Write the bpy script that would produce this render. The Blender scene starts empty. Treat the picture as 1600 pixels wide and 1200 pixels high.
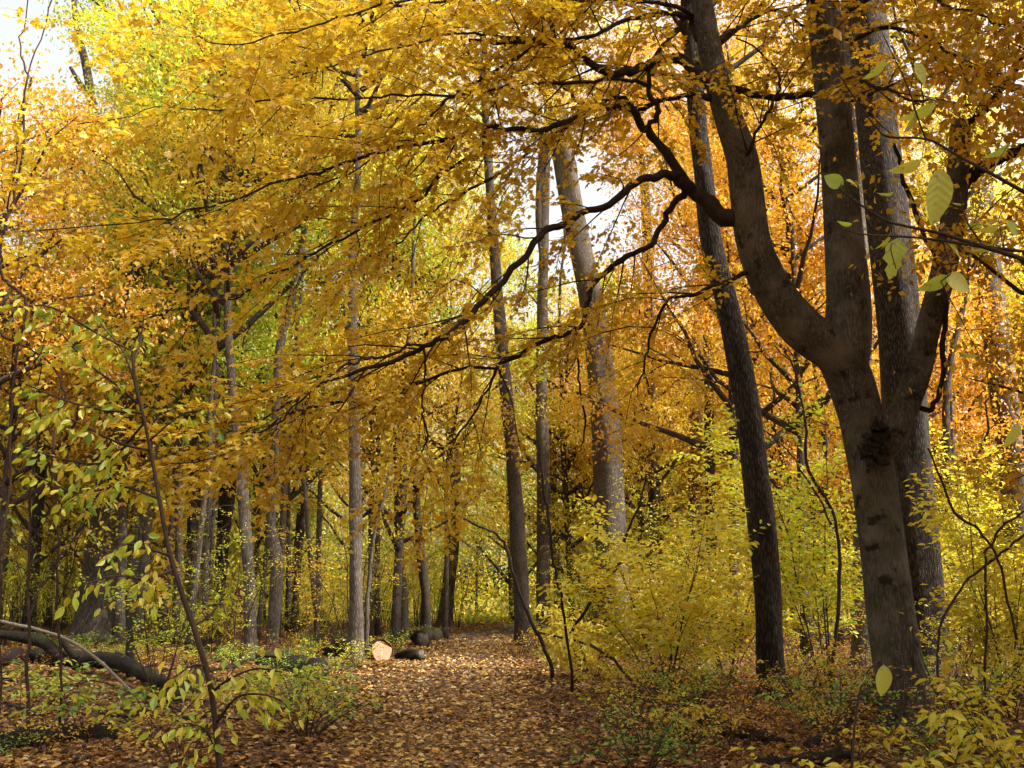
import bpy, math, random
import numpy as np
from mathutils import Vector

# ------------------------------------------------------------------ camera, sky, sun, exposure
sc = bpy.context.scene
COL = sc.collection
F_PX, CX, CY = 1570.0, 800.0, 600.0            # photograph is 1600 x 1200
PITCH = math.radians(11.9)
CAM = np.array([0.0, 0.0, 1.6])
cam_d = bpy.data.cameras.new('camera'); cam = bpy.data.objects.new('camera', cam_d); COL.objects.link(cam)
cam.location = CAM; cam.rotation_euler = (math.pi / 2 + PITCH, 0, 0)
cam_d.sensor_width = 36.0; cam_d.lens = 36.0 * F_PX / 1600.0
cam_d.clip_start = 0.05; cam_d.clip_end = 1000.0
sc.camera = cam

SUN_EL, SUN_AZ = math.radians(47), math.radians(106)   # azimuth clockwise from +Y (view direction); sun stands right and behind
world = bpy.data.worlds.new('World'); sc.world = world; world.use_nodes = True
wn = world.node_tree.nodes; wl = world.node_tree.links
sky_n = wn.new('ShaderNodeTexSky'); sky_n.sky_type = 'NISHITA'; sky_n.sun_disc = False
sky_n.sun_elevation = SUN_EL; sky_n.sun_rotation = SUN_AZ
sky_n.air_density = 1.0; sky_n.dust_density = 10.0; sky_n.ozone_density = 0.3
bg = wn['Background']; bg.inputs['Strength'].default_value = 0.15
hs = wn.new('ShaderNodeHueSaturation'); hs.inputs['Saturation'].default_value = 0.28      # thin white haze all over the sky
wl.new(sky_n.outputs['Color'], hs.inputs['Color']); wl.new(hs.outputs['Color'], bg.inputs['Color'])
sun_d = bpy.data.lights.new('sun', 'SUN'); sun_d.energy = 2.3; sun_d.angle = math.radians(0.5); sun_d.color = (1.0, 0.95, 0.85)
sun = bpy.data.objects.new('sun', sun_d); COL.objects.link(sun)
sdir = Vector((math.sin(SUN_AZ) * math.cos(SUN_EL), math.cos(SUN_AZ) * math.cos(SUN_EL), math.sin(SUN_EL)))
sun.rotation_euler = sdir.to_track_quat('Z', 'Y').to_euler(); sun.location = sdir * 60
sc.view_settings.view_transform = 'Standard'; sc.view_settings.look = 'None'
sc.view_settings.exposure = 1.74; sc.view_settings.gamma = 1.0; sc.view_settings.use_curve_mapping = False
sc.render.engine = 'CYCLES'
sc.cycles.max_bounces = 6; sc.cycles.diffuse_bounces = 4; sc.cycles.transmission_bounces = 4; sc.cycles.glossy_bounces = 2

# ------------------------------------------------------------------ pixel -> place
RGT = np.array([1.0, 0, 0]); FWD = np.array([0, math.cos(PITCH), math.sin(PITCH)]); UP = np.array([0, -math.sin(PITCH), math.cos(PITCH)])
def ray(x, y): return FWD + RGT * ((x - CX) / F_PX) + UP * ((CY - y) / F_PX)
def at(x, y, Y):
    d = ray(x, y); return CAM + d * (Y / d[1])
def gz(x, y):
    x = np.asarray(x, float); y = np.asarray(y, float)
    z = 0.05 * np.sin(x * 0.7 + 1.0) * np.cos(y * 0.33) + 0.04 * np.sin(x * 0.31 - y * 0.52 + 2.0)
    pxc = path_center(y)
    k = np.clip((np.abs(x - pxc) - 1.2) / 1.5, 0, 1)
    return z * k + 0.03 * k
def path_center(y):
    y = np.asarray(y, float)
    return np.interp(y, [0, 9, 14.5, 20, 30, 39, 46, 54, 70], [-0.1, -0.38, -0.9, -1.3, -1.45, -1.35, -.9, .5, 4.5])
def path_half(y):
    return np.interp(np.asarray(y, float), [0, 9, 14.5, 20, 30, 39, 70], [1.3, 1.28, 1.38, 1.55, 1.45, 1.35, 1.4])
def gp(x, y):
    d = ray(x, y); t = -CAM[2] / d[2]; p = CAM + d * t; return p
def depth_of(p): return float(np.dot(np.asarray(p) - CAM, FWD))
def project(P):
    q = np.asarray(P) - CAM; w = q @ FWD
    return CX + F_PX * (q @ RGT) / w, CY - F_PX * (q @ UP) / w, w
rs = np.random.RandomState(11)

# ------------------------------------------------------------------ mesh building
class MB:
    def __init__(s): s.v = []; s.f = []; s.n = 0; s.t = []
    def add(s, v, faces, tone=None):
        v = np.asarray(v, np.float32); s.v.append(v)
        for fa in faces:
            fa = np.asarray(fa, np.int32)
            if len(fa):
                s.f.append(fa + s.n)
                s.t.append(np.full(len(fa), 0.5, np.float32) if tone is None else np.asarray(tone, np.float32)[:len(fa)])
        s.n += len(v)
    def mesh(s, name, smooth=True):
        me = bpy.data.meshes.new(name)
        v = np.concatenate(s.v); me.vertices.add(len(v)); me.vertices.foreach_set('co', v.ravel())
        tot = np.concatenate([np.full(len(f), f.shape[1], np.int32) for f in s.f])
        lp = np.concatenate([f.ravel() for f in s.f])
        st = np.concatenate([[0], np.cumsum(tot)[:-1]]).astype(np.int32)
        me.loops.add(len(lp)); me.loops.foreach_set('vertex_index', lp)
        me.polygons.add(len(tot)); me.polygons.foreach_set('loop_start', st); me.polygons.foreach_set('loop_total', tot)
        me.polygons.foreach_set('use_smooth', np.full(len(tot), smooth, bool))
        a = me.attributes.new('tone', 'FLOAT', 'FACE'); a.data.foreach_set('value', np.concatenate(s.t))
        me.update(calc_edges=True); me.validate(); return me
    def build(s, name, mat, parent=None, smooth=True):
        if s.n == 0: return None
        return link(name, s.mesh(name, smooth), mat, parent)
def link(name, me, mat=None, parent=None):
    o = bpy.data.objects.new(name, me); COL.objects.link(o)
    if mat is not None and len(me.materials) == 0: me.materials.append(mat)
    if parent is not None:
        o.parent = parent
        o.matrix_parent_inverse = parent.matrix_basis.inverted() if False else o.matrix_parent_inverse
    return o
def thing(name, label, cat, loc=(0, 0, 0), group=None):
    o = bpy.data.objects.new(name, None); COL.objects.link(o); o.location = [float(c) for c in loc]
    o.empty_display_size = 0.2
    o['label'] = label; o['category'] = cat
    if group: o['group'] = group
    return o
def stuff(o): o['kind'] = 'stuff'; return o

def spline(P, n=6):
    P = np.asarray(P, float)
    if len(P) < 3:
        t = np.linspace(0, 1, n + 1)[:, None]; return P[0] * (1 - t) + P[-1] * t
    Q = np.vstack([2 * P[0] - P[1], P, 2 * P[-1] - P[-2]]); out = []
    for i in range(1, len(Q) - 2):
        p0, p1, p2, p3 = Q[i - 1], Q[i], Q[i + 1], Q[i + 2]
        t = np.linspace(0, 1, n, endpoint=False)[:, None]
        out.append(0.5 * ((2 * p1) + (-p0 + p2) * t + (2 * p0 - 5 * p1 + 4 * p2 - p3) * t ** 2 + (-p0 + 3 * p1 - 3 * p2 + p3) * t ** 3))
    out.append(P[-1:]); return np.vstack(out)

def tube(mb, P, R, sides=8, amp=0.0, flare=None, cap=True, r=None, lump=1.0):
    """swept tube; amp = uneven radius; flare = (ground z, extra, height)"""
    r = r or rs
    P = np.asarray(P, float); R = np.asarray(R, float); n = len(P)
    T = np.gradient(P, axis=0); T /= np.linalg.norm(T, axis=1)[:, None] + 1e-9
    N = np.zeros_like(P); a = np.array([1.0, 0, 0]) if abs(T[0, 0]) < 0.8 else np.array([0, 1.0, 0])
    N[0] = a - T[0] * a.dot(T[0]); N[0] /= np.linalg.norm(N[0])
    for i in range(1, n):
        v = N[i - 1] - T[i] * N[i - 1].dot(T[i]); N[i] = v / (np.linalg.norm(v) + 1e-9)
    B = np.cross(T, N)
    th = np.linspace(0, 2 * math.pi, sides, endpoint=False)
    s = np.concatenate([[0], np.cumsum(np.linalg.norm(np.diff(P, axis=0), axis=1))])[:, None]
    k = np.ones((n, sides))
    if amp:
        rm = float(R.mean())
        for j in range(7):
            m = r.randint(1, 6); fr = r.uniform(0.15, 1.1) / max(rm, 0.03) * 0.5 * lump
            k += amp * r.uniform(0.3, 0.6) * np.sin(m * th[None, :] + fr * s + r.uniform(0, 6.3))
    if flare:
        g, ex, h = flare; z = np.clip(P[:, 2:3] - g, 0, None)
        lob = 1 + 0.45 * np.sin(3 * th + r.uniform(0, 6))[None, :] + 0.3 * np.sin(5 * th + r.uniform(0, 6))[None, :]
        k += ex * np.exp(-z / h) * lob
    RR = R[:, None] * k
    V = P[:, None, :] + RR[:, :, None] * (np.cos(th)[None, :, None] * N[:, None, :] + np.sin(th)[None, :, None] * B[:, None, :])
    V = V.reshape(-1, 3)
    i, j = np.meshgrid(np.arange(n - 1), np.arange(sides), indexing='ij'); j2 = (j + 1) % sides
    q = np.stack([i * sides + j, i * sides + j2, (i + 1) * sides + j2, (i + 1) * sides + j], -1).reshape(-1, 4)
    fs = [q]
    if cap:
        V = np.vstack([V, P[0], P[-1]]); a0 = n * sides; jj = np.arange(sides)
        fs.append(np.stack([(jj + 1) % sides, jj, np.full(sides, a0)], -1))
        fs.append(np.stack([(n - 1) * sides + jj, (n - 1) * sides + (jj + 1) % sides, np.full(sides, a0 + 1)], -1))
    mb.add(V, fs)

# leaf shapes: x along the leaf, y across, z out of the blade
def _half(r):
    R_ = np.array(r, float); L_ = R_.copy(); L_[:, 1] *= -1
    k = len(r); V = np.vstack([R_, L_[1:-1]])
    f1 = list(range(k)); f2 = [0, k - 1] + list(range(2 * k - 3, k - 1, -1))
    return V, [f1, f2]
OVATE = _half([(0, 0, 0), (.22, .19, .04), (.55, .25, .04), (.82, .12, -.02), (1, 0, -.10)])
MAPLE = _half([(0, 0, 0), (-.06, .20, .03), (.10, .46, -.02), (.27, .25, .04), (.62, .50, -.03), (.60, .19, .03), (.80, .20, .0), (1.02, 0, -.06)])
DIAM = _half([(0, 0, 0), (.45, .30, .05), (1, 0, -.08)])
OAK = _half([(0, 0, 0), (.2, .16, .05), (.42, .14, .02), (.55, .34, .03), (.75, .16, .03), (1, 0, .08)])
def leaves(mb, pos, d, nrm, size, tone, tpl):
    V, Fc = tpl; pos = np.asarray(pos); d = np.asarray(d)
    d = d / (np.linalg.norm(d, axis=1)[:, None] + 1e-9)
    nrm = nrm - d * np.sum(nrm * d, 1)[:, None]; nrm = nrm / (np.linalg.norm(nrm, axis=1)[:, None] + 1e-9)
    s = np.cross(nrm, d); sz = np.asarray(size)[:, None, None]
    W = pos[:, None, :] + sz * (V[None, :, 0:1] * d[:, None, :] + V[None, :, 1:2] * s[:, None, :] + V[None, :, 2:3] * nrm[:, None, :])
    k = len(V); off = (np.arange(len(pos)) * k)[:, None]
    mb.add(W.reshape(-1, 3), [off + np.array(f)[None, :] for f in Fc], tone)

def leaf_mesh(tpl, name, mat, curl=0.0):
    V, Fc = tpl; V = V.copy(); V[:, 2] += curl * (V[:, 0] ** 2) * -1 + curl * 0.8 * np.abs(V[:, 1])
    mb = MB(); mb.add(V, [np.array([f]) for f in Fc]); me = mb.mesh(name, False); me.materials.append(mat); return me

# ------------------------------------------------------------------ materials
def new_mat(name):
    m = bpy.data.materials.new(name); m.use_nodes = True
    nt = m.node_tree; nt.nodes.clear(); return m, nt, nt.nodes, nt.links
def ramp(n, stops):
    r = n.new('ShaderNodeValToRGB'); e = r.color_ramp.elements
    while len(e) < len(stops): e.new(0.5)
    for k, (p, c) in enumerate(stops): e[k].position = p; e[k].color = (*c, 1)
    return r
def leaf_mat(name, stops, trans=0.5, vary=0.12, per_object=False, gloss=0.05):
    m, nt, n, l = new_mat(name)
    at_ = n.new('ShaderNodeAttribute'); at_.attribute_name = 'tone'
    oi = n.new('ShaderNodeObjectInfo')
    ma = n.new('ShaderNodeMath'); ma.operation = 'MULTIPLY_ADD'; ma.inputs[1].default_value = 1.0 if per_object else vary * 2; 
    l.new(oi.outputs['Random'], ma.inputs[0])
    if per_object: ma.inputs[2].default_value = 0.0
    else:
        sb = n.new('ShaderNodeMath'); sb.operation = 'SUBTRACT'; sb.inputs[1].default_value = vary
        l.new(at_.outputs['Fac'], sb.inputs[0]); l.new(sb.outputs[0], ma.inputs[2])
    tc = n.new('ShaderNodeTexCoord'); nz = n.new('ShaderNodeTexNoise'); nz.inputs['Scale'].default_value = 38 if not per_object else 5; nz.inputs['Detail'].default_value = 2
    l.new(tc.outputs['Object'], nz.inputs['Vector'])
    ad = n.new('ShaderNodeMath'); ad.operation = 'MULTIPLY_ADD'; ad.inputs[1].default_value = 0.22; l.new(nz.outputs['Fac'], ad.inputs[0])
    s2 = n.new('ShaderNodeMath'); s2.operation = 'SUBTRACT'; s2.inputs[1].default_value = 0.11; l.new(ma.outputs[0], s2.inputs[0]); l.new(s2.outputs[0], ad.inputs[2])
    r = ramp(n, stops); l.new(ad.outputs[0], r.inputs['Fac'])
    df = n.new('ShaderNodeBsdfDiffuse'); tr = n.new('ShaderNodeBsdfTranslucent'); gl = n.new('ShaderNodeBsdfGlossy'); gl.inputs['Roughness'].default_value = 0.45
    l.new(r.outputs['Color'], df.inputs['Color'])
    gm = n.new('ShaderNodeGamma'); gm.inputs['Gamma'].default_value = 1.15; l.new(r.outputs['Color'], gm.inputs['Color']); l.new(gm.outputs['Color'], tr.inputs['Color'])
    m1 = n.new('ShaderNodeMixShader'); m1.inputs[0].default_value = trans; l.new(df.outputs[0], m1.inputs[1]); l.new(tr.outputs[0], m1.inputs[2])
    m2 = n.new('ShaderNodeMixShader'); m2.inputs[0].default_value = gloss; l.new(m1.outputs[0], m2.inputs[1]); l.new(gl.outputs[0], m2.inputs[2])
    o = n.new('ShaderNodeOutputMaterial'); l.new(m2.outputs[0], o.inputs['Surface']); return m
GOLD = [(0.0, (.34, .16, .018)), (.2, (.60, .36, .026)), (.6, (.70, .49, .034)), (.9, (.74, .59, .055)), (1, (.66, .62, .10))]
ORANGE = [(0.0, (.36, .14, .014)), (.3, (.62, .29, .020)), (.65, (.70, .40, .028)), (1, (.72, .52, .045))]
YGREEN = [(0.0, (.64, .50, .03)), (.3, (.64, .60, .04)), (.65, (.46, .56, .045)), (1, (.22, .38, .04))]
LEMON = [(0.0, (.52, .34, .03)), (.2, (.70, .53, .035)), (.6, (.74, .65, .045)), (1, (.56, .62, .07))]
RUSSET = [(0.0, (.24, .08, .02)), (.5, (.52, .21, .03)), (1, (.66, .36, .05))]
GREEN = [(0.0, (.50, .54, .05)), (.4, (.24, .40, .05)), (1, (.09, .24, .04))]
LITTER = [(0.0, (.040, .018, .009)), (.28, (.17, .072, .022)), (.5, (.36, .18, .04)), (.75, (.56, .35, .075)), (.9, (.64, .48, .17)), (1, (.68, .54, .30))]
LM = {k: leaf_mat('leaf_' + k, s, t) for k, s, t in (('gold', GOLD, .58), ('orange', ORANGE, .58), ('ygreen', YGREEN, .55), ('lemon', LEMON, .55), ('russet', RUSSET, .45), ('green', GREEN, .45), ('litter', LITTER, .15))}
LS = {k: leaf_mat('single_leaf_' + k, s, t, per_object=True) for k, s, t in (('gold', GOLD, .55), ('ygreen', YGREEN, .5), ('lemon', LEMON, .5), ('green', GREEN, .45),
      ('lime', [(0, (.62, .60, .09)), (1, (.44, .56, .08))], .45))}

def bark_mat(name, dark, light, furrow=0.0, scale=1.0, patch=None, moss=0.0, bump=0.6, spots=False):
    m, nt, n, l = new_mat(name)
    tc = n.new('ShaderNodeTexCoord'); mp = n.new('ShaderNodeMapping'); mp.inputs['Scale'].default_value = (14 * scale, 14 * scale, 2.6 * scale)
    l.new(tc.outputs['Object'], mp.inputs['Vector'])
    nz = n.new('ShaderNodeTexNoise'); nz.inputs['Scale'].default_value = 1.0; nz.inputs['Detail'].default_value = 6; nz.inputs['Roughness'].default_value = .65
    l.new(mp.outputs[0], nz.inputs['Vector'])
    vo = n.new('ShaderNodeTexVoronoi'); vo.feature = 'DISTANCE_TO_EDGE'; vo.inputs['Scale'].default_value = 1.6
    wv = n.new('ShaderNodeVectorMath'); wv.operation = 'ADD'; l.new(mp.outputs[0], wv.inputs[0]); l.new(nz.outputs['Color'], wv.inputs[1]); l.new(wv.outputs[0], vo.inputs['Vector'])
    vm = n.new('ShaderNodeMath'); vm.operation = 'MULTIPLY'; vm.inputs[1].default_value = 3.0; vm.use_clamp = True; l.new(vo.outputs['Distance'], vm.inputs[0])
    mx = n.new('ShaderNodeMix'); mx.data_type = 'FLOAT'; mx.inputs['Factor'].default_value = furrow
    l.new(nz.outputs['Fac'], mx.inputs[2]); l.new(vm.outputs[0], mx.inputs[3])
    big = n.new('ShaderNodeTexNoise'); big.inputs['Scale'].default_value = 1.7; big.inputs['Detail'].default_value = 4; l.new(tc.outputs['Object'], big.inputs['Vector'])
    r = ramp(n, [(0.25, dark), (0.75, light)])
    ad = n.new('ShaderNodeMath'); ad.operation = 'MULTIPLY_ADD'; ad.inputs[1].default_value = 0.55; l.new(big.outputs['Fac'], ad.inputs[0])
    hm = n.new('ShaderNodeMath'); hm.operation = 'MULTIPLY_ADD'; hm.inputs[1].default_value = 0.75; hm.inputs[2].default_value = -.15; l.new(mx.outputs[0], hm.inputs[0]); l.new(hm.outputs[0], ad.inputs[2])
    l.new(ad.outputs[0], r.inputs['Fac']); colr = r.outputs['Color']
    def over(c0, c1, sc_, lo, hi, det=5, mul=1.0):
        q = n.new('ShaderNodeTexNoise'); q.inputs['Scale'].default_value = sc_; q.inputs['Detail'].default_value = det; l.new(tc.outputs['Object'], q.inputs['Vector'])
        mr = n.new('ShaderNodeMapRange'); mr.inputs['From Min'].default_value = lo; mr.inputs['From Max'].default_value = hi; mr.inputs['To Max'].default_value = mul; l.new(q.outputs['Fac'], mr.inputs['Value'])
        mm = n.new('ShaderNodeMix'); mm.data_type = 'RGBA'; l.new(mr.outputs[0], mm.inputs['Factor']); l.new(c0, mm.inputs[6]); mm.inputs[7].default_value = (*c1, 1); return mm.outputs[2]
    if patch: colr = over(colr, patch, 2.6, .48, .72, 7, .8)
    if moss: colr = over(colr, (.07, .08, .02), 2.2, .5, .75, 6, moss)
    if spots:
        colr = over(colr, (.012, .009, .006), 5.5, .60, .68, 8, .85); colr = over(colr, (.17, .16, .13), 21, .63, .70, 3, .7); colr = over(colr, (.015, .011, .008), 1.1, .55, .75, 4, .6)
    bs = n.new('ShaderNodeBsdfPrincipled'); bs.inputs['Roughness'].default_value = 0.9; bs.inputs['Specular IOR Level'].default_value = 0.2
    l.new(colr, bs.inputs['Base Color'])
    bp = n.new('ShaderNodeBump'); bp.inputs['Strength'].default_value = bump; bp.inputs['Distance'].default_value = 0.03; l.new(mx.outputs[0], bp.inputs['Height']); l.new(bp.outputs[0], bs.inputs['Normal'])
    o = n.new('ShaderNodeOutputMaterial'); l.new(bs.outputs[0], o.inputs['Surface']); return m
BK = dict(
    maple=bark_mat('bark_maple', (.022, .017, .012), (.15, .122, .088), .35, 1.6, patch=(.18, .155, .118), moss=.55, bump=1.0, spots=True),
    branch=bark_mat('bark_branch', (.014, .009, .006), (.046, .031, .020), .1, 2.0, bump=.3),
    oak=bark_mat('bark_oak', (.014, .010, .007), (.085, .066, .049), .75, 1.3, bump=1.0),
    grey=bark_mat('bark_grey', (.040, .032, .024), (.165, .136, .105), .55, 1.3, bump=.8),
    pale=bark_mat('bark_pale', (.075, .066, .053), (.25, .23, .20), .15, 1.0, bump=.4),
    brown=bark_mat('bark_brown', (.024, .018, .012), (.105, .080, .058), .5, 1.3, bump=.8),
    twig=bark_mat('bark_twig', (.024, .015, .010), (.080, .052, .033), .1, 3.0, bump=.2),
    rotten=bark_mat('bark_rotten', (.008, .006, .005), (.048, .033, .023), .5, 1.8, moss=.5, bump=1.0),
    dead=bark_mat('dead_wood', (.20, .16, .12), (.42, .36, .29), .2, 2.0, bump=.5),
)
def ground_mat():
    m, nt, n, l = new_mat('forest_soil')
    tc = n.new('ShaderNodeTexCoord')
    a = n.new('ShaderNodeTexNoise'); a.inputs['Scale'].default_value = 0.6; a.inputs['Detail'].default_value = 8; l.new(tc.outputs['Object'], a.inputs['Vector'])
    b = n.new('ShaderNodeTexVoronoi'); b.inputs['Scale'].default_value = 11; l.new(tc.outputs['Object'], b.inputs['Vector'])
    r1 = ramp(n, [(0, (.03, .014, .007)), (.4, (.11, .05, .018)), (.75, (.24, .12, .035)), (1, (.34, .20, .06))]); l.new(b.outputs['Color'], r1.inputs['Fac'])
    r2 = ramp(n, [(.45, (.03, .014, .007)), (.65, (.06, .055, .016))]); l.new(a.outputs['Fac'], r2.inputs['Fac'])
    mx = n.new('ShaderNodeMix'); mx.data_type = 'RGBA'; mx.inputs['Factor'].default_value = .4; l.new(r1.outputs[0], mx.inputs[6]); l.new(r2.outputs[0], mx.inputs[7])
    bs = n.new('ShaderNodeBsdfPrincipled'); bs.inputs['Roughness'].default_value = .95; bs.inputs['Specular IOR Level'].default_value = .1; l.new(mx.outputs[2], bs.inputs['Base Color'])
    bp = n.new('ShaderNodeBump'); bp.inputs['Distance'].default_value = .04; l.new(b.outputs['Distance'], bp.inputs['Height']); l.new(bp.outputs[0], bs.inputs['Normal'])
    o = n.new('ShaderNodeOutputMaterial'); l.new(bs.outputs[0], o.inputs['Surface']); return m
def path_mat():
    m, nt, n, l = new_mat('path_grit')
    tc = n.new('ShaderNodeTexCoord')
    a = n.new('ShaderNodeTexNoise'); a.inputs['Scale'].default_value = 1.3; a.inputs['Detail'].default_value = 7; l.new(tc.outputs['Object'], a.inputs['Vector'])
    b = n.new('ShaderNodeTexNoise'); b.inputs['Scale'].default_value = 60; b.inputs['Detail'].default_value = 3; l.new(tc.outputs['Object'], b.inputs['Vector'])
    mx = n.new('ShaderNodeMath'); mx.operation = 'MULTIPLY_ADD'; mx.inputs[1].default_value = .5; l.new(b.outputs['Fac'], mx.inputs[0])
    h = n.new('ShaderNodeMath'); h.operation = 'MULTIPLY'; h.inputs[1].default_value = .5; l.new(a.outputs['Fac'], h.inputs[0]); l.new(h.outputs[0], mx.inputs[2])
    r = ramp(n, [(.3, (.035, .022, .014)), (.5, (.10, .068, .046)), (.7, (.20, .15, .115))]); l.new(mx.outputs[0], r.inputs['Fac'])
    bs = n.new('ShaderNodeBsdfPrincipled'); bs.inputs['Roughness'].default_value = .95; bs.inputs['Specular IOR Level'].default_value = .1; l.new(r.outputs[0], bs.inputs['Base Color'])
    bp = n.new('ShaderNodeBump'); bp.inputs['Distance'].default_value = .02; l.new(b.outputs['Fac'], bp.inputs['Height']); l.new(bp.outputs[0], bs.inputs['Normal'])
    o = n.new('ShaderNodeOutputMaterial'); l.new(bs.outputs[0], o.inputs['Surface']); return m

# ------------------------------------------------------------------ ground and path
xs = np.concatenate([np.linspace(-160, -22, 24), np.linspace(-21, 21, 85), np.linspace(22, 160, 24)])
ys = np.concatenate([np.linspace(-60, -1, 16), np.linspace(0, 60, 121), np.linspace(62, 260, 34)])
GX, GY = np.meshgrid(xs, ys); GZ = gz(GX, GY)
nx, ny = len(xs), len(ys); ii, jj = np.meshgrid(np.arange(ny - 1), np.arange(nx - 1), indexing='ij')
gm = MB(); gm.add(np.stack([GX, GY, GZ], -1).reshape(-1, 3), [np.stack([ii * nx + jj, ii * nx + jj + 1, (ii + 1) * nx + jj + 1, (ii + 1) * nx + jj], -1).reshape(-1, 4)])
ground = gm.build('ground', ground_mat()); ground['kind'] = 'structure'
pys = np.linspace(-4, 66, 141); cols = np.linspace(-1, 1, 9); pv = []
for y in pys:
    c, h = path_center(y), path_half(y)
    for k, u in enumerate(cols):
        w = h * (1 + 0.10 * math.sin(y * 2.1 + u * 3) + 0.07 * math.sin(y * 5.3)) if abs(u) == 1 else h
        x = c + u * w; pv.append((x, y, float(gz(x, y)) + 0.004 + 0.012 * (1 - u * u)))
pm = MB(); ii, jj = np.meshgrid(np.arange(len(pys) - 1), np.arange(8), indexing='ij')
pm.add(pv, [np.stack([ii * 9 + jj, ii * 9 + jj + 1, (ii + 1) * 9 + jj + 1, (ii + 1) * 9 + jj], -1).reshape(-1, 4)])
path = pm.build('path', path_mat()); path['kind'] = 'structure'

def rand_dirs(n, r, up=1.0, sig=.5):
    v = r.normal(0, sig, (n, 3)); v[:, 2] += up; return v
def litter():
    r = np.random.RandomState(5); mb = MB()
    def band(n, y0, y1, xw, size, tpl, power=1.0):
        y = y0 + (y1 - y0) * r.rand(n) ** power; x = (r.rand(n) * 2 - 1) * (xw * y + 1.5)
        dp = np.abs(x - path_center(y)) / path_half(y)
        far = np.clip((y - 20) / 18, 0, 1)
        keep = r.rand(n) < np.where(dp < .85, 1 - .45 * far, 1.0)
        x, y, dp = x[keep], y[keep], dp[keep]; k = len(x)
        z = gz(x, y) + .012 + .03 * r.rand(k) ** 2
        hd = r.rand(k) * 6.283; d = np.stack([np.cos(hd), np.sin(hd), r.normal(0, .22, k)], -1)
        pt = np.sin(x * 1.1 + y * .7) * np.sin(x * .6 - y * .9)
        on = np.clip((1.12 - dp) / .25, 0, 1); trod = np.exp(-((dp - .35) / .25) ** 2)
        tone = np.clip(.32 + .25 * r.normal(size=k) + .13 * on + .05 * trod + .08 * pt, 0, 1)
        leaves(mb, np.stack([x, y, z], -1), d, rand_dirs(k, r, 1, .38), size * r.uniform(.6, 1.25, k), tone, tpl)
    band(30000, 7.5, 15, .53, .066, MAPLE, 1.15)
    band(44000, 7.5, 18, .53, .068, OVATE, 1.1)
    band(40000, 15, 34, .53, .10, DIAM, 1.1)
    band(26000, 12, 40, .10, .10, DIAM, 1.0)
    band(26000, 32, 58, .53, .13, DIAM, 1.0)
    o = mb.build('fallen_leaves', LM['litter'], smooth=False); stuff(o)
    o['label'] = 'carpet of fallen brown and gold leaves over path and forest floor'; o['category'] = 'leaf litter'
litter()

# ------------------------------------------------------------------ twigs and leaves
def sprout(P, R, r, t0, spacing, length, ang=(35, 62), droop=.1, flat=.25, rad=.5, rmax=.012, n=5, taper_len=True):
    """children along a branch: list of (points, radii)"""
    P = np.asarray(P); seg = np.linalg.norm(np.diff(P, axis=0), axis=1); S = np.concatenate([[0], np.cumsum(seg)]); L = S[-1]
    out = []; s = L * t0 + spacing * r.rand(); side = 1
    while s < L:
        i = min(np.searchsorted(S, s), len(P) - 1); i = max(i, 1)
        p = P[i - 1] + (P[i] - P[i - 1]) * ((s - S[i - 1]) / max(seg[i - 1], 1e-6)); T = P[i] - P[i - 1]; T = T / (np.linalg.norm(T) + 1e-9)
        lat = np.cross(T, [0, 0, 1.0]); ln = np.linalg.norm(lat)
        lat = lat / ln if ln > .15 else np.array([math.cos(s * 9), math.sin(s * 9), 0])
        vert = np.cross(lat, T)
        a = math.radians(r.uniform(*ang)); ph = r.normal(0, flat)
        d = T * math.cos(a) + math.sin(a) * (side * lat * math.cos(ph) + vert * math.sin(ph))
        le = length * r.uniform(.55, 1.25) * ((1 - .55 * (s / L)) if taper_len else 1)
        k = np.linspace(0, 1, n)[:, None]; w = r.normal(0, .06, 3) * le
        Q = p + d * le * k + T * le * .22 * k ** 2 + np.array([0, 0, -droop * le]) * k ** 2 + w * np.sin(k * 3.1) + r.normal(0, .02 * le, (n, 3)) * k
        r0 = min(rmax, R[i] * rad); out.append((Q, np.linspace(r0, max(r0 * .35, .0012), n)))
        side = -side if r.rand() < .85 else side; s += spacing * r.uniform(.6, 1.4)
    return out
def twig_leaves(Q, r, spacing, size, up=1.0, sig=.4, droop=0.0, start=.25, pair=True):
    """leaf bases, directions, normals along a twig"""
    L = np.linalg.norm(np.diff(Q, axis=0), axis=1).sum(); n = max(2, int(L * (1 - start) / spacing)); pos = []; dr = []
    for k in range(n + 1):
        t = start + (1 - start) * k / n; f = t * (len(Q) - 1); i = min(int(f), len(Q) - 2); p = Q[i] + (Q[i + 1] - Q[i]) * (f - i)
        T = Q[i + 1] - Q[i]; T = T / (np.linalg.norm(T) + 1e-9); lat = np.cross(T, [0, 0, 1.0]); lat /= np.linalg.norm(lat) + 1e-6
        for sd in ((1, -1) if pair else ((1,) if k % 2 else (-1,))):
            if k == n and sd == -1: continue
            d = (T * .6 + lat * sd * .8 if k < n else T) + r.normal(0, .25, 3); d[2] -= droop
            pos.append(p + d * size * .25); dr.append(d)
    pos = np.array(pos); dr = np.array(dr); return pos, dr, rand_dirs(len(pos), r, up, sig)
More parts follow.
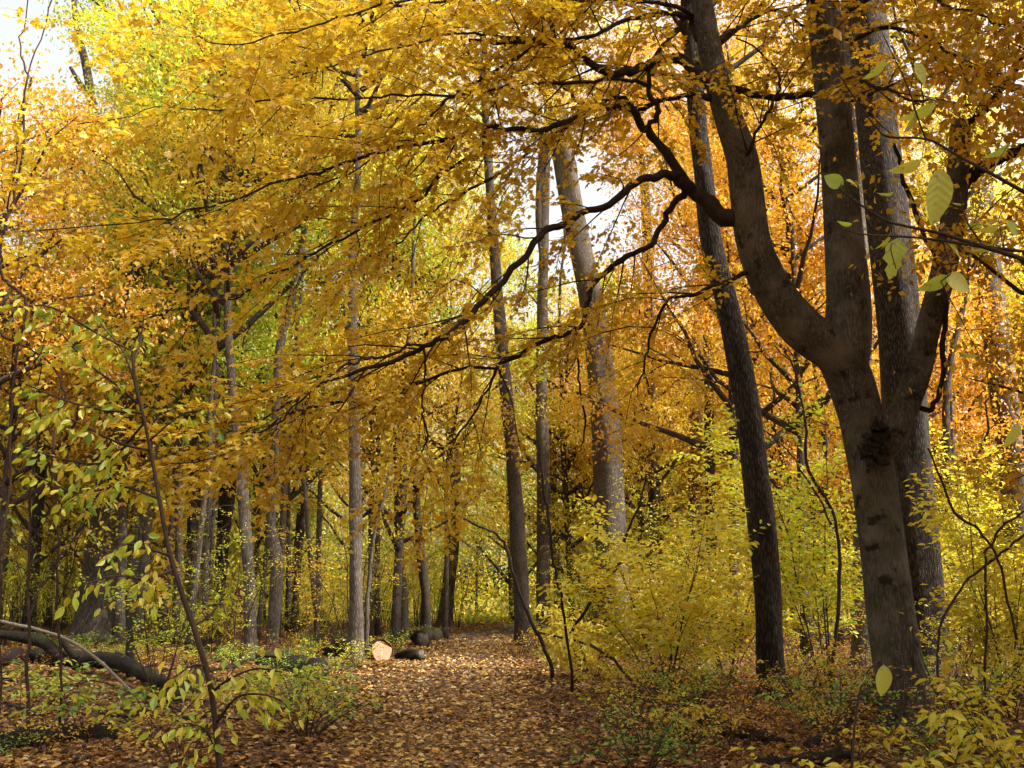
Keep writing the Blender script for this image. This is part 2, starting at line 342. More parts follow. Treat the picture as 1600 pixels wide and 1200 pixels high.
def emit_leaves(parent, pos, d, nr, size, tone, tpl, mat, single=None, n_single=0, name='foliage', origin=None):
    """joins most leaves in one part; the n_single that show largest become leaves of their own (mesh list single)"""
    pos = np.asarray(pos); o = np.array(origin if origin is not None else (0, 0, 0))
    pick = np.zeros(len(pos), bool)
    if n_single:
        x, y, w = project(pos + o); ok = (x > 5) & (x < 1595) & (y > 5) & (y < 1195)
        sc_ = np.where(ok, size / w, 0); idx = np.argsort(-sc_)[:n_single]; pick[idx[sc_[idx] > 0]] = True
    mb = MB(); q = ~pick
    fo = None
    if q.any():
        leaves(mb, pos[q], d[q], nr[q], size[q], tone[q], tpl); fo = mb.build(name, mat, parent, smooth=False); stuff(fo)
    from mathutils import Matrix
    for i in np.where(pick)[0]:
        dd = Vector(d[i]).normalized(); nn = Vector(nr[i]); nn = (nn - dd * nn.dot(dd)).normalized(); ss = nn.cross(dd); s = float(size[i])
        lo = link('leaf', single[int(rs.randint(len(single)))], None, parent)
        M = Matrix(((dd.x * s, ss.x * s, nn.x * s, pos[i][0]), (dd.y * s, ss.y * s, nn.y * s, pos[i][1]), (dd.z * s, ss.z * s, nn.z * s, pos[i][2]), (0, 0, 0, 1)))
        lo.matrix_basis = M
    return fo
SM = {'maple_gold': [leaf_mesh(MAPLE, 'leaf', LS['gold'], c) for c in (0, .12)], 'lemon': [leaf_mesh(OVATE, 'leaf', LS['lemon'], c) for c in (0, .15, .3)],
      'ygreen': [leaf_mesh(OVATE, 'leaf', LS['ygreen'], c) for c in (0, .15, .3)], 'green': [leaf_mesh(OVATE, 'leaf', LS['green'], c) for c in (0, .2)],
      'maple_lemon': [leaf_mesh(MAPLE, 'leaf', LS['lemon'], c) for c in (0, .12)]}

def traced(pts, Y, dY=None, n=6):
    """(x, y, width px [, depth offset]) -> points and radii in metres"""
    P = []; R = []
    for q in pts:
        yy = Y + (q[3] if len(q) > 3 else 0); p = at(q[0], q[1], yy); P.append(p); R.append(q[2] * .5 / F_PX * depth_of(p))
    P = np.array(P); R = np.array(R)
    return spline(P, n), np.clip(spline(np.stack([R, R, R], -1), n)[:, 0], .001, None)

# ------------------------------------------------------------------ the big forked maple
def big_maple():
    r = np.random.RandomState(21)
    g = gp(1415, 1148); Y0 = g[1]
    t = thing('maple_tree', 'large smooth-barked maple forking into three stems, long bare-based branches sweeping across the path', 'tree', (g[0], g[1], float(gz(g[0], g[1]))))
    org = np.array(t.location)
    def wood(name, P, R, mat, sides, amp, parent, flare=None):
        mb = MB(); tube(mb, P - org, R, sides, amp, flare, r=r); return mb.build(name, BK[mat], parent)
    P, R = traced([(1426, 1185, 92), (1420, 1140, 90), (1407, 1060, 84), (1396, 980, 82), (1385, 890, 80), (1372, 800, 80), (1359, 720, 80), (1346, 650, 77), (1331, 595, 79), (1316, 555, 76), (1316, 520, 60)], Y0, n=10); R *= .86
    trunk = wood('trunk', P, R, 'maple', 48, .06, t, flare=(0, .42, .2))
    P, R = traced([(1322, 590, 64), (1324, 540, 76), (1326, 470, 68), (1316, 350, 58), (1306, 200, 53), (1297, 100, 50), (1284, -20, 48), (1272, -160, 42), (1262, -300, 34), (1258, -480, 22), (1250, -620, 8)], Y0, n=8)
    stem1 = wood('stem', P, R, 'maple', 28, .05, t); S1 = (P, R)
    P, R = traced([(1330, 605, 50), (1297, 552, 72), (1245, 512, 72), (1200, 452, 64), (1172, 385, 60), (1160, 320, 56), (1150, 262, 52), (1126, 195, 46), (1106, 132, 42), (1090, 60, 36), (1074, -30, 32), (1060, -140, 26), (1030, -260, 18), (990, -380, 8)], Y0, n=8)
    R *= .9; P[:, 1] -= np.linspace(0, .7, len(P)); limb = wood('limb', P, R, 'maple', 28, .05, t); L1 = (P, R)
    P, R = traced([(1365, 720, 40), (1388, 682, 52), (1412, 638, 44), (1436, 575, 42), (1452, 505, 38), (1474, 420, 37), (1490, 340, 36), (1498, 270, 34), (1500, 205, 31), (1500, 190, 27)], Y0 - .1, n=8)
    rlimb = wood('limb', P, R, 'maple', 24, .05, t); L2 = (P, R)
    # broken collar of dead wood where the third stem leaves the trunk
    mb = MB()
    for k in range(26):
        c = at(1350 + 40 * r.rand(), 672 + 62 * r.rand() ** 1.5, Y0 - .33 - .05 * r.rand()) - org
        Q = c + np.outer(np.linspace(0, 1, 4), r.normal(0, .05, 3) + np.array([-.02, -.01, .05])); tube(mb, Q, np.linspace(.06, .012, 4), 7, .3, r=r)
    mb.build('broken_stub', BK['rotten'], t)
    HOST = [S1, L1, L2]
    def br(pts, Y=None, mat='branch'):
        P, R = traced(pts, Y0 - .35, n=6); R = R * .8
        wob = np.cumsum(r.normal(0, .016, P.shape), 0); wob -= np.linspace(0, 1, len(P))[:, None] * wob[-1]; P = P + wob; R = R * (1 + r.normal(0, .05, len(R)))
        H = np.vstack([h[0] for h in HOST]); hx, hy, _ = project(H); i = int(np.argmin((hx - pts[0][0]) ** 2 + (hy - pts[0][1]) ** 2))
        dy = H[i][1] - P[0][1]; k = (P[:, 1] + dy) / P[:, 1]; P = CAM + (P - CAM) * k[:, None]; R = R * k      # slide along the sight line to the wood it grows from
        P = np.vstack([H[i], P[1:]]); R[0] = min(R[0], R[1] * 1.25)
        HOST.append((P, R)); return P, R
    main = [
        [(1135, 345, 34, 0), (1100, 315, 30), (1070, 285, 26, -.1), (1046, 270, 18, -.2), (1000, 278, 15, -.4), (940, 308, 14, -.6), (885, 328, 14, -.7), (842, 350, 13, -.8), (812, 388, 13, -.9), (772, 438, 12, -1), (732, 490, 12, -1.1), (692, 519, 11, -1.2), (664, 536, 10, -1.2), (600, 566, 8, -1.3), (520, 600, 6, -1.3), (430, 652, 4, -1.4), (300, 722, 2, -1.5)],
        [(1070, 287, 16, -.1), (1036, 330, 13), (1000, 375, 12, .1), (960, 400, 11, .2), (922, 438, 10, .3), (906, 470, 10, .3), (900, 510, 9, .3), (870, 530, 8, .3), (830, 552, 8, .2), (790, 580, 7, .2), (762, 620, 5, .1), (722, 680, 4, .0), (655, 735, 2, -.1)],
        [(1072, 287, 22, -.1), (1040, 237, 18, -.1), (1010, 203, 16, -.1), (985, 187, 14, -.2), (930, 190, 12, -.5), (870, 214, 11, -.8), (812, 209, 10, -1.0), (752, 218, 9, -1.2), (680, 236, 8, -1.5), (560, 252, 7, -1.8), (450, 282, 5, -2.1), (300, 330, 4, -2.4), (240, 352, 3, -2.5), (20, 362, 2, -2.8)],
        [(1100, 130, 24, .0), (1078, 110, 22), (1059, 96, 20), (1010, 106, 18, -.2), (957, 121, 17, -.4), (905, 91, 14, -.6), (870, 77, 13, -.7), (817, 70, 10, -.8), (732, 63, 8, -1.0)],
        [(870, 77, 11, -.7), (866, 40, 9, -.7), (856, 0, 8, -.7), (840, -60, 5, -.7)],
        [(1112, 150, 16, 0), (1080, 143, 10), (1045, 143, 9), (975, 157, 9, .2), (915, 152, 8, .4), (887, 136, 6, .5), (842, 106, 3, .6)],
        [(1092, 70, 18, 0), (1076, 24, 12, .1), (1052, 50, 11), (1028, 80, 10), (1010, 133, 10, -.1), (1024, 168, 10, -.1), (1012, 200, 10, -.1)],
        [(1010, 133, 9, -.1), (960, 128, 7, -.3), (870, 130, 7, -.6), (780, 131, 6, -.9), (700, 136, 5, -1.2), (600, 141, 5, -1.5), (560, 143, 4, -1.7), (455, 143, 4, -2), (385, 154, 3, -2.2), (315, 168, 3, -2.4), (245, 175, 2, -2.6), (120, 194, 2, -2.8)],
        [(1090, 22, 14, 0), (1052, 17, 10), (975, 25, 9, -.3), (905, 45, 7, -.6), (835, 52, 6, -.9), (765, 50, 6, -1.2), (695, 50, 5, -1.5), (590, 84, 4, -1.8), (520, 105, 3, -2), (440, 130, 2, -2.3)],
        [(985, 150, 8, .1), (930, 160, 7, .2), (884, 200, 7, .3), (845, 227, 6, .3), (765, 280, 6, .4), (716, 311, 5, .5), (674, 332, 4, .5), (625, 371, 4, .6), (572, 402, 3, .6), (500, 440, 2, .7)],
        [(880, 60, 6, -.7), (814, 87, 6, -.9), (730, 133, 6, -1.2), (688, 154, 5, -1.3), (653, 189, 4, -1.5), (607, 217, 4, -1.6), (560, 262, 3, -1.8), (480, 300, 2, -2.1)],
        [(760, 216, 8, -1.2), (737, 241, 7, -1.2), (695, 273, 7, -1.2), (642, 315, 6, -1.3), (590, 350, 6, -1.4), (520, 392, 5, -1.5), (470, 418, 5, -1.6), (413, 442, 4, -1.7), (350, 463, 3, -1.8), (280, 484, 3, -2.0), (180, 508, 2, -2.2)],
        [(664, 536, 6, -1.2), (600, 560, 6, -1.5), (560, 570, 5, -1.7), (507, 596, 5, -1.9), (465, 627, 4, -2.0), (420, 659, 4, -2.1), (350, 694, 3, -2.3), (245, 732, 2, -2.5)],
        [(790, 580, 6, .2), (700, 578, 6, -.2), (610, 617, 6, -.6), (560, 624, 6, -.8), (490, 632, 5, -1.0), (420, 662, 4, -1.2), (380, 690, 2, -1.3)],
        [(662, 536, 5, -1.2), (662, 592, 4, -1.2), (660, 645, 4, -1.2), (666, 687, 4, -1.2), (648, 728, 2, -1.2)],
        [(903, 505, 6, .3), (901, 557, 4, .3), (900, 603, 4, .3), (905, 662, 4, .3), (905, 706, 2, .3)],
        [(1165, 428, 10, .3), (1124, 442, 9), (1085, 461, 7, .1), (1041, 466, 6, .2), (1024, 522, 5, .3), (1010, 575, 4, .4), (996, 620, 2, .4)],
        [(1112, 148, 16, .1), (1160, 141, 15, .2), (1210, 144, 14, .4), (1270, 139, 13, .5), (1330, 150, 8, .7), (1400, 130, 5, .9)],
        [(1150, 255, 10, .0), (1175, 215, 7, -.3), (1200, 170, 6, -.4), (1215, 125, 5, -.5), (1190, 80, 4, -.5), (1150, 60, 3, -.6)],
        [(1095, 80, 10, 0), (1150, 40, 8, .3), (1215, 10, 7, .5), (1260, 40, 6, .8), (1330, 60, 4, 1.1)],
        [(1085, 20, 10, 0), (1000, 0, 8, -.6), (900, 5, 7, -1.2), (780, -10, 6, -1.8), (640, 10, 5, -2.4), (500, 40, 4, -2.9), (380, 70, 3, -3.3), (300, 60, 2, -3.6)],
        [(1078, -20, 10, 0), (1000, -40, 8, -.3), (860, -30, 7, -.5), (720, -10, 6, -.6), (560, 20, 4, -.6), (420, 60, 2, -.6)],
        [(1320, 70, 10, -.3), (1380, 40, 8, -.8), (1450, 70, 6, -1.3), (1520, 110, 4, -1.7), (1590, 120, 2, -2.)],
        [(1312, 110, 9, .3), (1360, 130, 7, -.4), (1410, 140, 6, -.9), (1470, 160, 4, -1.3), (1540, 165, 2, -1.6)],
        [(1318, 20, 10, -.3), (1400, -20, 8, -1.), (1490, 0, 6, -1.7), (1570, 30, 4, -2.3), (1680, 60, 2, -2.8)],
        [(1494, 305, 30, -.15), (1530, 268, 26, -.2), (1600, 236, 22, -.3), (1690, 190, 16, -.5), (1800, 130, 8, -.8)],
        [(1452, 645, 10, .15), (1466, 618, 10, .1), (1475, 545, 10, .1), (1466, 440, 10, .1), (1440, 365, 9, .1), (1415, 290, 9, .1), (1396, 225, 7, .1)],
        [(1500, 200, 14, -.1), (1530, 175, 12, -.3), (1570, 120, 10, -.6), (1610, 60, 8, -1.)],
    ]
    tot = [0]
    for k, pts in enumerate(main):
        P, R = br(pts); bare = k in (15, 25, 26); leafy_from = .22 if k in (0, 1, 2) else .12
        b = wood('branch', P, R, 'branch', 9, .06, t)
        L = np.linalg.norm(np.diff(P, axis=0), axis=1).sum()
        if bare: continue
        tw = MB(); lp, ld, ln_ = [], [], []
        for Q, q in sprout(P, R, r, leafy_from, .20, 1.15, droop=.06, flat=.75, rmax=.011, taper_len=False):
            tube(tw, Q - org, q, 4, r=r)
            for Q2, q2 in [(Q[2:], None)] + sprout(Q, q, r, .15, .14, .38, droop=.12, flat=.8, rmax=.0048, n=4):
                if q2 is not None: tube(tw, Q2 - org, q2, 3, r=r, cap=False)
                a, d_, n_ = twig_leaves(Q2, r, .075, .085, 1.0, .45, .12, .2); lp.append(a); ld.append(d_); ln_.append(n_)
        if tw.n: stuff(tw.build('twig_spray', BK['branch'], b))
        if lp:
            lp = np.vstack(lp); ld = np.vstack(ld); ln_ = np.vstack(ln_); m = len(lp); tot[0] += m
            # crown is more orange toward the stems, golden on the long ends
            tone = np.clip(r.normal(.50, .17, m) + .12 * np.clip((-lp[:, 0] - 0) / 5, -.6, 1), .02, 1)
            emit_leaves(b, lp - org, ld, ln_, r.uniform(.048, .098, m), tone, MAPLE, LM['gold'], SM['maple_gold'], 11, origin=org)
    # top of the crown, above the picture
    for (P, R), z0 in ((S1, .55), (L1, .75)):
        i = int(len(P) * z0); c, lm_ = PROTO['maple_top']
        a = link('upper_limb', lm_, None, t); a.location = [float(q) for q in (P[i] - org)]; a.rotation_euler = (0, 0, r.rand() * 6)
        b = link('crown', c, None, t); b.location = a.location; b.rotation_euler = a.rotation_euler; stuff(b)
    print('maple leaves', tot[0])

# ------------------------------------------------------------------ crowns shared by trees
def crown_proto(name, H, Rad, seed, n_limb, n_cl, per, leaf, mat, bark, flat=.28, base_out=1.0, rise=(15, 55)):
    r = np.random.RandomState(seed); lm_ = MB(); ends = []
    for k in range(n_limb):
        z = H * (.0 + .8 * (k + r.rand() * .6) / n_limb); az = k * 2.4 + r.normal(0, .3); up = math.radians(r.uniform(*rise))
        Lb = Rad * (1.05 - .55 * z / H) * r.uniform(.75, 1.2)
        d = np.array([math.cos(az) * math.cos(up), math.sin(az) * math.cos(up), math.sin(up)]); u = np.linspace(0, 1, 7)[:, None]
        P = np.array([0, 0, z]) + d * Lb * u + np.array([0, 0, .18 * Lb]) * u ** 2 + np.cumsum(r.normal(0, .045 * Lb, (7, 3)), 0) * u
        rr = .018 * Lb + .012; R = np.linspace(rr, .008, 7); tube(lm_, P, R, 6, .08, r=r); ends.append(P[2:])
        for Q, q in sprout(P, R, r, .25, Lb * .17, Lb * .42, flat=.9, rmax=.03, n=5):
            tube(lm_, Q, q, 4, r=r); ends.append(Q[1:])
            for Q2, q2 in sprout(Q, q, r, .3, Lb * .12, Lb * .18, flat=.9, rmax=.012, n=4): tube(lm_, Q2, q2, 3, r=r, cap=False); ends.append(Q2[1:])
    E = np.vstack(ends); idx = r.randint(len(E), size=n_cl); C = E[idx] + r.normal(0, .12 * Rad / 4, (n_cl, 3))
    sg = Rad * .10 * r.uniform(.6, 1.3, n_cl)
    n = n_cl * per; ci = np.repeat(np.arange(n_cl), per)
    pos = C[ci] + r.normal(size=(n, 3)) * sg[ci][:, None] * np.array([1, 1, flat / .28 * .5])
    d = r.normal(0, .7, (n, 3)); d[:, 2] -= .35
    tc_ = r.normal(.5, .15, n_cl); tone = np.clip(tc_[ci] + r.normal(0, .13, n), 0, 1)
    mb = MB(); leaves(mb, pos, d, rand_dirs(n, r, .9, .6), leaf * r.uniform(.7, 1.25, n), tone, DIAM)
    me = mb.mesh(name, False); me.materials.append(LM[mat]); ml = lm_.mesh('limb'); ml.materials.append(BK[bark]); return me, ml
PROTO = {
    'maple_top': crown_proto('crown', 5.0, 4.2, 1, 12, 220, 42, .13, 'gold', 'branch'),
    'gold': crown_proto('crown', 9, 4.6, 2, 18, 330, 48, .125, 'gold', 'brown'),
    'orange': crown_proto('crown', 9, 4.6, 3, 18, 340, 48, .125, 'orange', 'brown'),
    'ygreen': crown_proto('crown', 10, 4.8, 4, 18, 300, 46, .13, 'ygreen', 'brown'),
    'lemon': crown_proto('crown', 9, 4.4, 5, 18, 330, 48, .125, 'lemon', 'brown'),
    'russet': crown_proto('crown', 7, 3.6, 6, 15, 260, 44, .125, 'russet', 'brown'),
    'sparse': crown_proto('crown', 10, 4.6, 7, 16, 150, 34, .13, 'lemon', 'grey'),
}
def put_crown(t, kind, loc, scale, rz, tilt=(0, 0)):
    me, ml = PROTO[kind]
    for nm, m_ in (('limb', ml), ('crown', me)):
        o = link('limb_spray' if nm == 'limb' else 'crown', m_, None, t); o.location = [float(q) for q in loc]; o.rotation_euler = (tilt[0], tilt[1], rz); o.scale = (scale,) * 3; stuff(o)

big_maple()

# ------------------------------------------------------------------ traced trees of the wood
def traced_tree(name, label, base_y, pts, bark, crown, ext=7.0, cs=1.0, Y=None, branches=(), flare=.25, low=(), sides=18, group=None):
    """pts: (x, y, width px) from the foot up; the stem goes on above the picture and carries a crown"""
    r = np.random.RandomState(abs(hash(label)) % 9999 if False else int(pts[0][0] * 7 + base_y) % 9999)
    if Y is None: Y = gp(pts[0][0], base_y)[1]
    f = at(pts[0][0], base_y, Y); g = float(gz(f[0], f[1]))
    t = thing(name, label, 'tree', (f[0], f[1], g), group); org = np.array([f[0], f[1], g])
    P = []; R = []
    for q in pts:
        p = at(q[0], q[1], Y + (q[3] if len(q) > 3 else 0)); P.append(p); R.append(q[2] * .5 / F_PX * depth_of(p))
    P[0] = np.array([f[0], f[1], g - .15])
    if P[1][2] < g + .3: P[1][2] = g + .3
    top = P[-1]; dirn = P[-1] - P[-2]; dirn = dirn / np.linalg.norm(dirn); dirn = dirn * .6 + np.array([0, 0, .4]); dirn /= np.linalg.norm(dirn)
    if ext:
        for u in (.35, .7, 1.0):
            P.append(top + dirn * ext * u + r.normal(0, .12, 3)); R.append(R[len(pts) - 1] * (1 - .85 * u))
    P = np.array(P); R = np.array(R); S = spline(P, 7); RR = np.clip(spline(np.stack([R] * 3, -1), 7)[:, 0], .01, None)
    mb = MB(); tube(mb, S - org, RR, sides, .05, (g - org[2], flare, .25), r=r); mb.build('trunk', BK[bark], t)
    for b in branches:
        Q, q = traced(b, Y); mb = MB(); tube(mb, Q - org, q, 9, .06, r=r); mb.build('branch', BK[bark], t)
    if crown: put_crown(t, crown, top + dirn * ext * .05 - org, cs, r.rand() * 6)
    for (kind, x, y, s) in low:
        put_crown(t, kind, at(x, y, Y) - org, s, r.rand() * 6)
    return t, S, RR, org
FOOT = []; MARKS = []
def tt(*a, mark=None, **k):
    o = traced_tree(*a, **k)
    if mark: MARKS.append((o[3][0], o[3][1], mark))
    FOOT.append((o[3][0], o[3][1], float(o[2][4]))); return o
tt('oak_tree', 'thick dark furrowed oak trunk standing close behind the forked maple', 1062, [(1455, 1075, 72), (1445, 1000, 68), (1434, 850, 68), (1418, 700, 67), (1402, 500, 65), (1378, 250, 62), (1352, 0, 58), (1335, -150, 54)], 'oak', 'orange', 6, 1.0, sides=28, mark='thick dark oak')
tt('oak_tree', 'leaning dark oak trunk between the yellow shrub and the forked maple', 1098, [(1208, 1105, 46), (1204, 1030, 42), (1198, 900, 41), (1183, 760, 41), (1166, 630, 39), (1142, 500, 37), (1114, 385, 33), (1098, 270, 30), (1085, 120, 27), (1072, -60, 24)], 'oak', 'orange', 5, .85, sides=24, low=[('orange', 1085, 150, .6)], mark='leaning dark oak')
tt('oak_tree', 'broad grey trunk catching full sunlight above the yellow shrub', 1000, [(962, 1010, 54), (958, 900, 48), (953, 770, 46), (946, 660, 44), (928, 500, 40), (905, 380, 37), (890, 300, 36), (876, 215, 34), (862, 140, 30), (850, 40, 26)], 'grey', 'gold', 6, 1.1, low=[('gold', 872, 260, .55)], branches=[[(870, 190, 22), (850, 240, 16), (842, 330, 12), (848, 420, 7)]], sides=24, mark='broad sunlit trunk')
tt('tree', 'slim brown trunk at the far edge of the path, next to the arching shrub stem', 1010, [(816, 1018, 26), (815, 930, 24), (809, 840, 24), (801, 720, 21), (788, 580, 20), (778, 470, 18), (768, 330, 15), (760, 200, 12)], 'brown', 'gold', 6, .9, mark='path-edge trunk')
tt('tree', 'slim grey trunk with pale scarred bark just behind the path-edge trunk', 990, [(848, 998, 24), (849, 900, 22), (850, 800, 22), (848, 700, 21), (846, 600, 18), (848, 450, 16), (852, 300, 14), (856, 150, 11)], 'grey', 'lemon', 6, .95)
tt('tree', 'slightly leaning trunk with sunlit flank where the path bends', 980, [(694, 985, 27), (699, 930, 22), (708, 850, 19), (713, 790, 17), (709, 700, 15), (700, 590, 13), (690, 430, 11)], 'grey', 'ygreen', 7, 1.0, mark='leaning trunk at the bend')
tt('tree', 'thin crooked brown trunk rising from the green undergrowth by the cut log', 1000, [(629, 1005, 17), (630, 930, 15), (624, 860, 13), (622, 780, 12), (620, 700, 11), (616, 560, 9)], 'brown', 'gold', 6, .8)
tt('tree', 'thin dark trunk wavering upward beside the path bend', 995, [(666, 1000, 16), (665, 930, 14), (656, 850, 14), (648, 750, 11), (645, 650, 10), (640, 500, 8)], 'brown', 'lemon', 6, .8)
tt('tree', 'straight grey trunk standing right beside the sawn log', 1036, [(555, 1045, 25), (556, 980, 23), (556, 880, 20), (555, 760, 19), (553, 640, 17), (550, 500, 14), (552, 380, 12), (560, 250, 10)], 'grey', 'gold', 6, .85, mark='trunk by the sawn log')
tt('tree', 'slender trunk with a bright sun patch near its foot, close to the fallen timber', 1030, [(390, 1040, 21), (391, 980, 20), (389, 900, 19), (383, 820, 19), (377, 740, 17), (366, 640, 14), (356, 500, 12)], 'grey', 'gold', 6, .8, mark='slender sun-patched trunk')
tt('tree', 'slender pale trunk with a bulging crook halfway up its visible stem', 1022, [(424, 1030, 21), (427, 980, 19), (432, 880, 20), (424, 820, 15), (426, 760, 15), (430, 680, 14), (438, 540, 13), (462, 440, 12), (480, 330, 9)], 'grey', 'lemon', 6, .8)
tt('tree', 'rough brown trunk in the shade behind the leaning sapling', 985, [(300, 992, 27), (302, 900, 24), (304, 800, 23), (303, 700, 20), (301, 600, 17), (298, 450, 14)], 'brown', 'russet', 5, 1.0, mark='rough brown trunk')
tt('beech_tree', 'massive pale trunk leaning over the fallen limbs, buttressed at its foot', 1002, [(142, 1012, 58), (148, 950, 54), (158, 860, 50), (174, 760, 46), (192, 660, 40), (206, 560, 36), (211, 470, 33), (211, 400, 32), (222, 320, 30), (234, 250, 28), (246, 170, 24)], 'grey', 'ygreen', 6, 1.1, low=[('ygreen', 232, 270, .62), ('ygreen', 215, 420, .4)],
   branches=[[(220, 322, 22), (196, 280, 18), (165, 240, 16), (148, 180, 14), (136, 110, 12), (120, 40, 10), (112, -40, 6)], [(150, 165, 8), (125, 130, 8), (110, 105, 5)]], sides=24, mark='massive pale beech')
tt('tree', 'crooked dark tree bending toward the massive pale trunk', 1000, [(338, 1008, 16), (344, 940, 14), (350, 860, 14), (362, 740, 14), (352, 620, 14), (338, 510, 14), (318, 450, 13), (292, 420, 13), (268, 380, 12), (248, 345, 10)], 'oak', None, 0, .8)
tt('tree', 'mottled trunk half hidden between the maple stem and the dark oak', 1040, [(1346, 1050, 34), (1346, 950, 30), (1348, 800, 28), (1350, 600, 28), (1346, 450, 27), (1340, 300, 26), (1330, 100, 24), (1322, -60, 20)], 'grey', 'orange', 6, 1.0)
tt('tree', 'distant reddish-brown trunk standing behind the broad sunlit one', 985, [(1032, 992, 20), (1026, 860, 19), (1020, 700, 19), (1017, 560, 19), (1014, 430, 17), (1008, 300, 14)], 'brown', 'russet', 6, 1.1)
tt('tree', 'pale sun-flecked trunk seen past the leaning dark oak', 990, [(1084, 998, 24), (1086, 880, 22), (1086, 760, 21), (1088, 650, 21), (1092, 520, 22), (1100, 440, 20), (1104, 330, 16)], 'pale', 'orange', 6, 1.1, mark='pale sun-flecked trunk')
tt('tree', 'dark slim trunk shaded by the leaning oak behind it', 995, [(1112, 1000, 18), (1112, 880, 17), (1110, 760, 17), (1108, 640, 15), (1104, 480, 12)], 'oak', 'gold', 6, .9)
tt('oak_tree', 'upright furrowed oak at the edge of the wood, beyond the spreading limb', 1020, [(1606, 1030, 48), (1596, 900, 44), (1583, 740, 40), (1566, 600, 40), (1553, 500, 38), (1541, 380, 36), (1532, 290, 34), (1522, 150, 30), (1512, 0, 26)], 'grey', 'orange', 5, 1.0, sides=22, low=[('orange', 1535, 200, .7)], mark='upright oak')
tt('tree', 'thin winding tree framed by the oak and the cut-off limb', 1030, [(1490, 1035, 12), (1492, 900, 11), (1484, 760, 11), (1478, 640, 11), (1486, 560, 10), (1500, 500, 9), (1512, 450, 6)], 'brown', 'lemon', 4, .55)

# ------------------------------------------------------------------ more trees: the depth of the wood
def where_is(x, y):
    d = [((x - a) ** 2 + (y - b) ** 2, a, b, m) for a, b, m in MARKS]; _, a, b, m = min(d)
    if y > 50: return 'far beyond the ' + m
    return ('behind the ' if y - b > 1.2 * abs(x - a) else 'in front of the ' if b - y > 1.2 * abs(x - a) else 'near the ' if math.hypot(x - a, y - b) > 4 else 'beside the ') + m
def free(x, y, gap):
    if abs(x - path_center(y)) < path_half(y) + .9: return False
    return all((x - a) ** 2 + (y - b) ** 2 > gap * gap for a, b, *_ in FOOT)
def trunk_mesh(seed, H, r0, bark):
    r = np.random.RandomState(seed); u = np.linspace(0, 1, 12)[:, None]
    P = np.array([[0, 0, -.2]]) + u * np.array([[r.normal(0, .5), r.normal(0, .5), H + .2]]) + np.cumsum(r.normal(0, .10, (12, 3)), 0) * u * np.array([1, 1, 0])
    R = r0 * (1 - .8 * u[:, 0] ** 1.3); mb = MB(); tube(mb, P, R, 12, .05, (0, .3, .3), r=r)
    for Q, q in sprout(P[1:9], R[1:9], r, .05, .9, 1.5, ang=(45, 85), flat=3.0, droop=.1, rmax=.016, n=6):
        tube(mb, Q, q, 5, .08, r=r)
        for Q2, q2 in sprout(Q, q, r, .25, .35, .55, flat=1.0, rmax=.006, n=4): tube(mb, Q2, q2, 3, r=r, cap=False)
    me = mb.mesh('trunk'); me.materials.append(BK[bark]); return me, P
LAST = [None]
TR = [trunk_mesh(31, 17, .16, 'grey'), trunk_mesh(32, 16, .13, 'brown'), trunk_mesh(33, 19, .22, 'oak'), trunk_mesh(34, 15, .10, 'brown'), trunk_mesh(35, 18, .19, 'pale'), trunk_mesh(36, 13, .08, 'grey')]
BARKW = ['grey', 'brown', 'dark furrowed', 'thin brown', 'pale', 'thin grey']
CRW = {'gold': 'golden', 'orange': 'orange', 'ygreen': 'yellow-green', 'lemon': 'lemon yellow', 'russet': 'rust red', 'sparse': 'thin yellow'}
def wood_tree(x, y, k, kind, rz, s, group, where, lift=.50, cs=1.0):
    me, P = TR[k]; g = float(gz(x, y))
    t = thing('tree', f'{BARKW[k]}-barked tree, {CRW[kind]} crown, {where}', 'tree', (x, y, g), group)
    o = link('trunk', me, None, t); o.rotation_euler = (0, 0, rz); o.scale = (s, s, s)
    i = int(lift * 11); c = P[i] * s; ca, sa = math.cos(rz), math.sin(rz)
    put_crown(t, kind, (c[0] * ca - c[1] * sa, c[0] * sa + c[1] * ca, c[2]), s * cs, rz * 2.3)
    FOOT.append((x, y, .2)); LAST[0] = t.name; return t
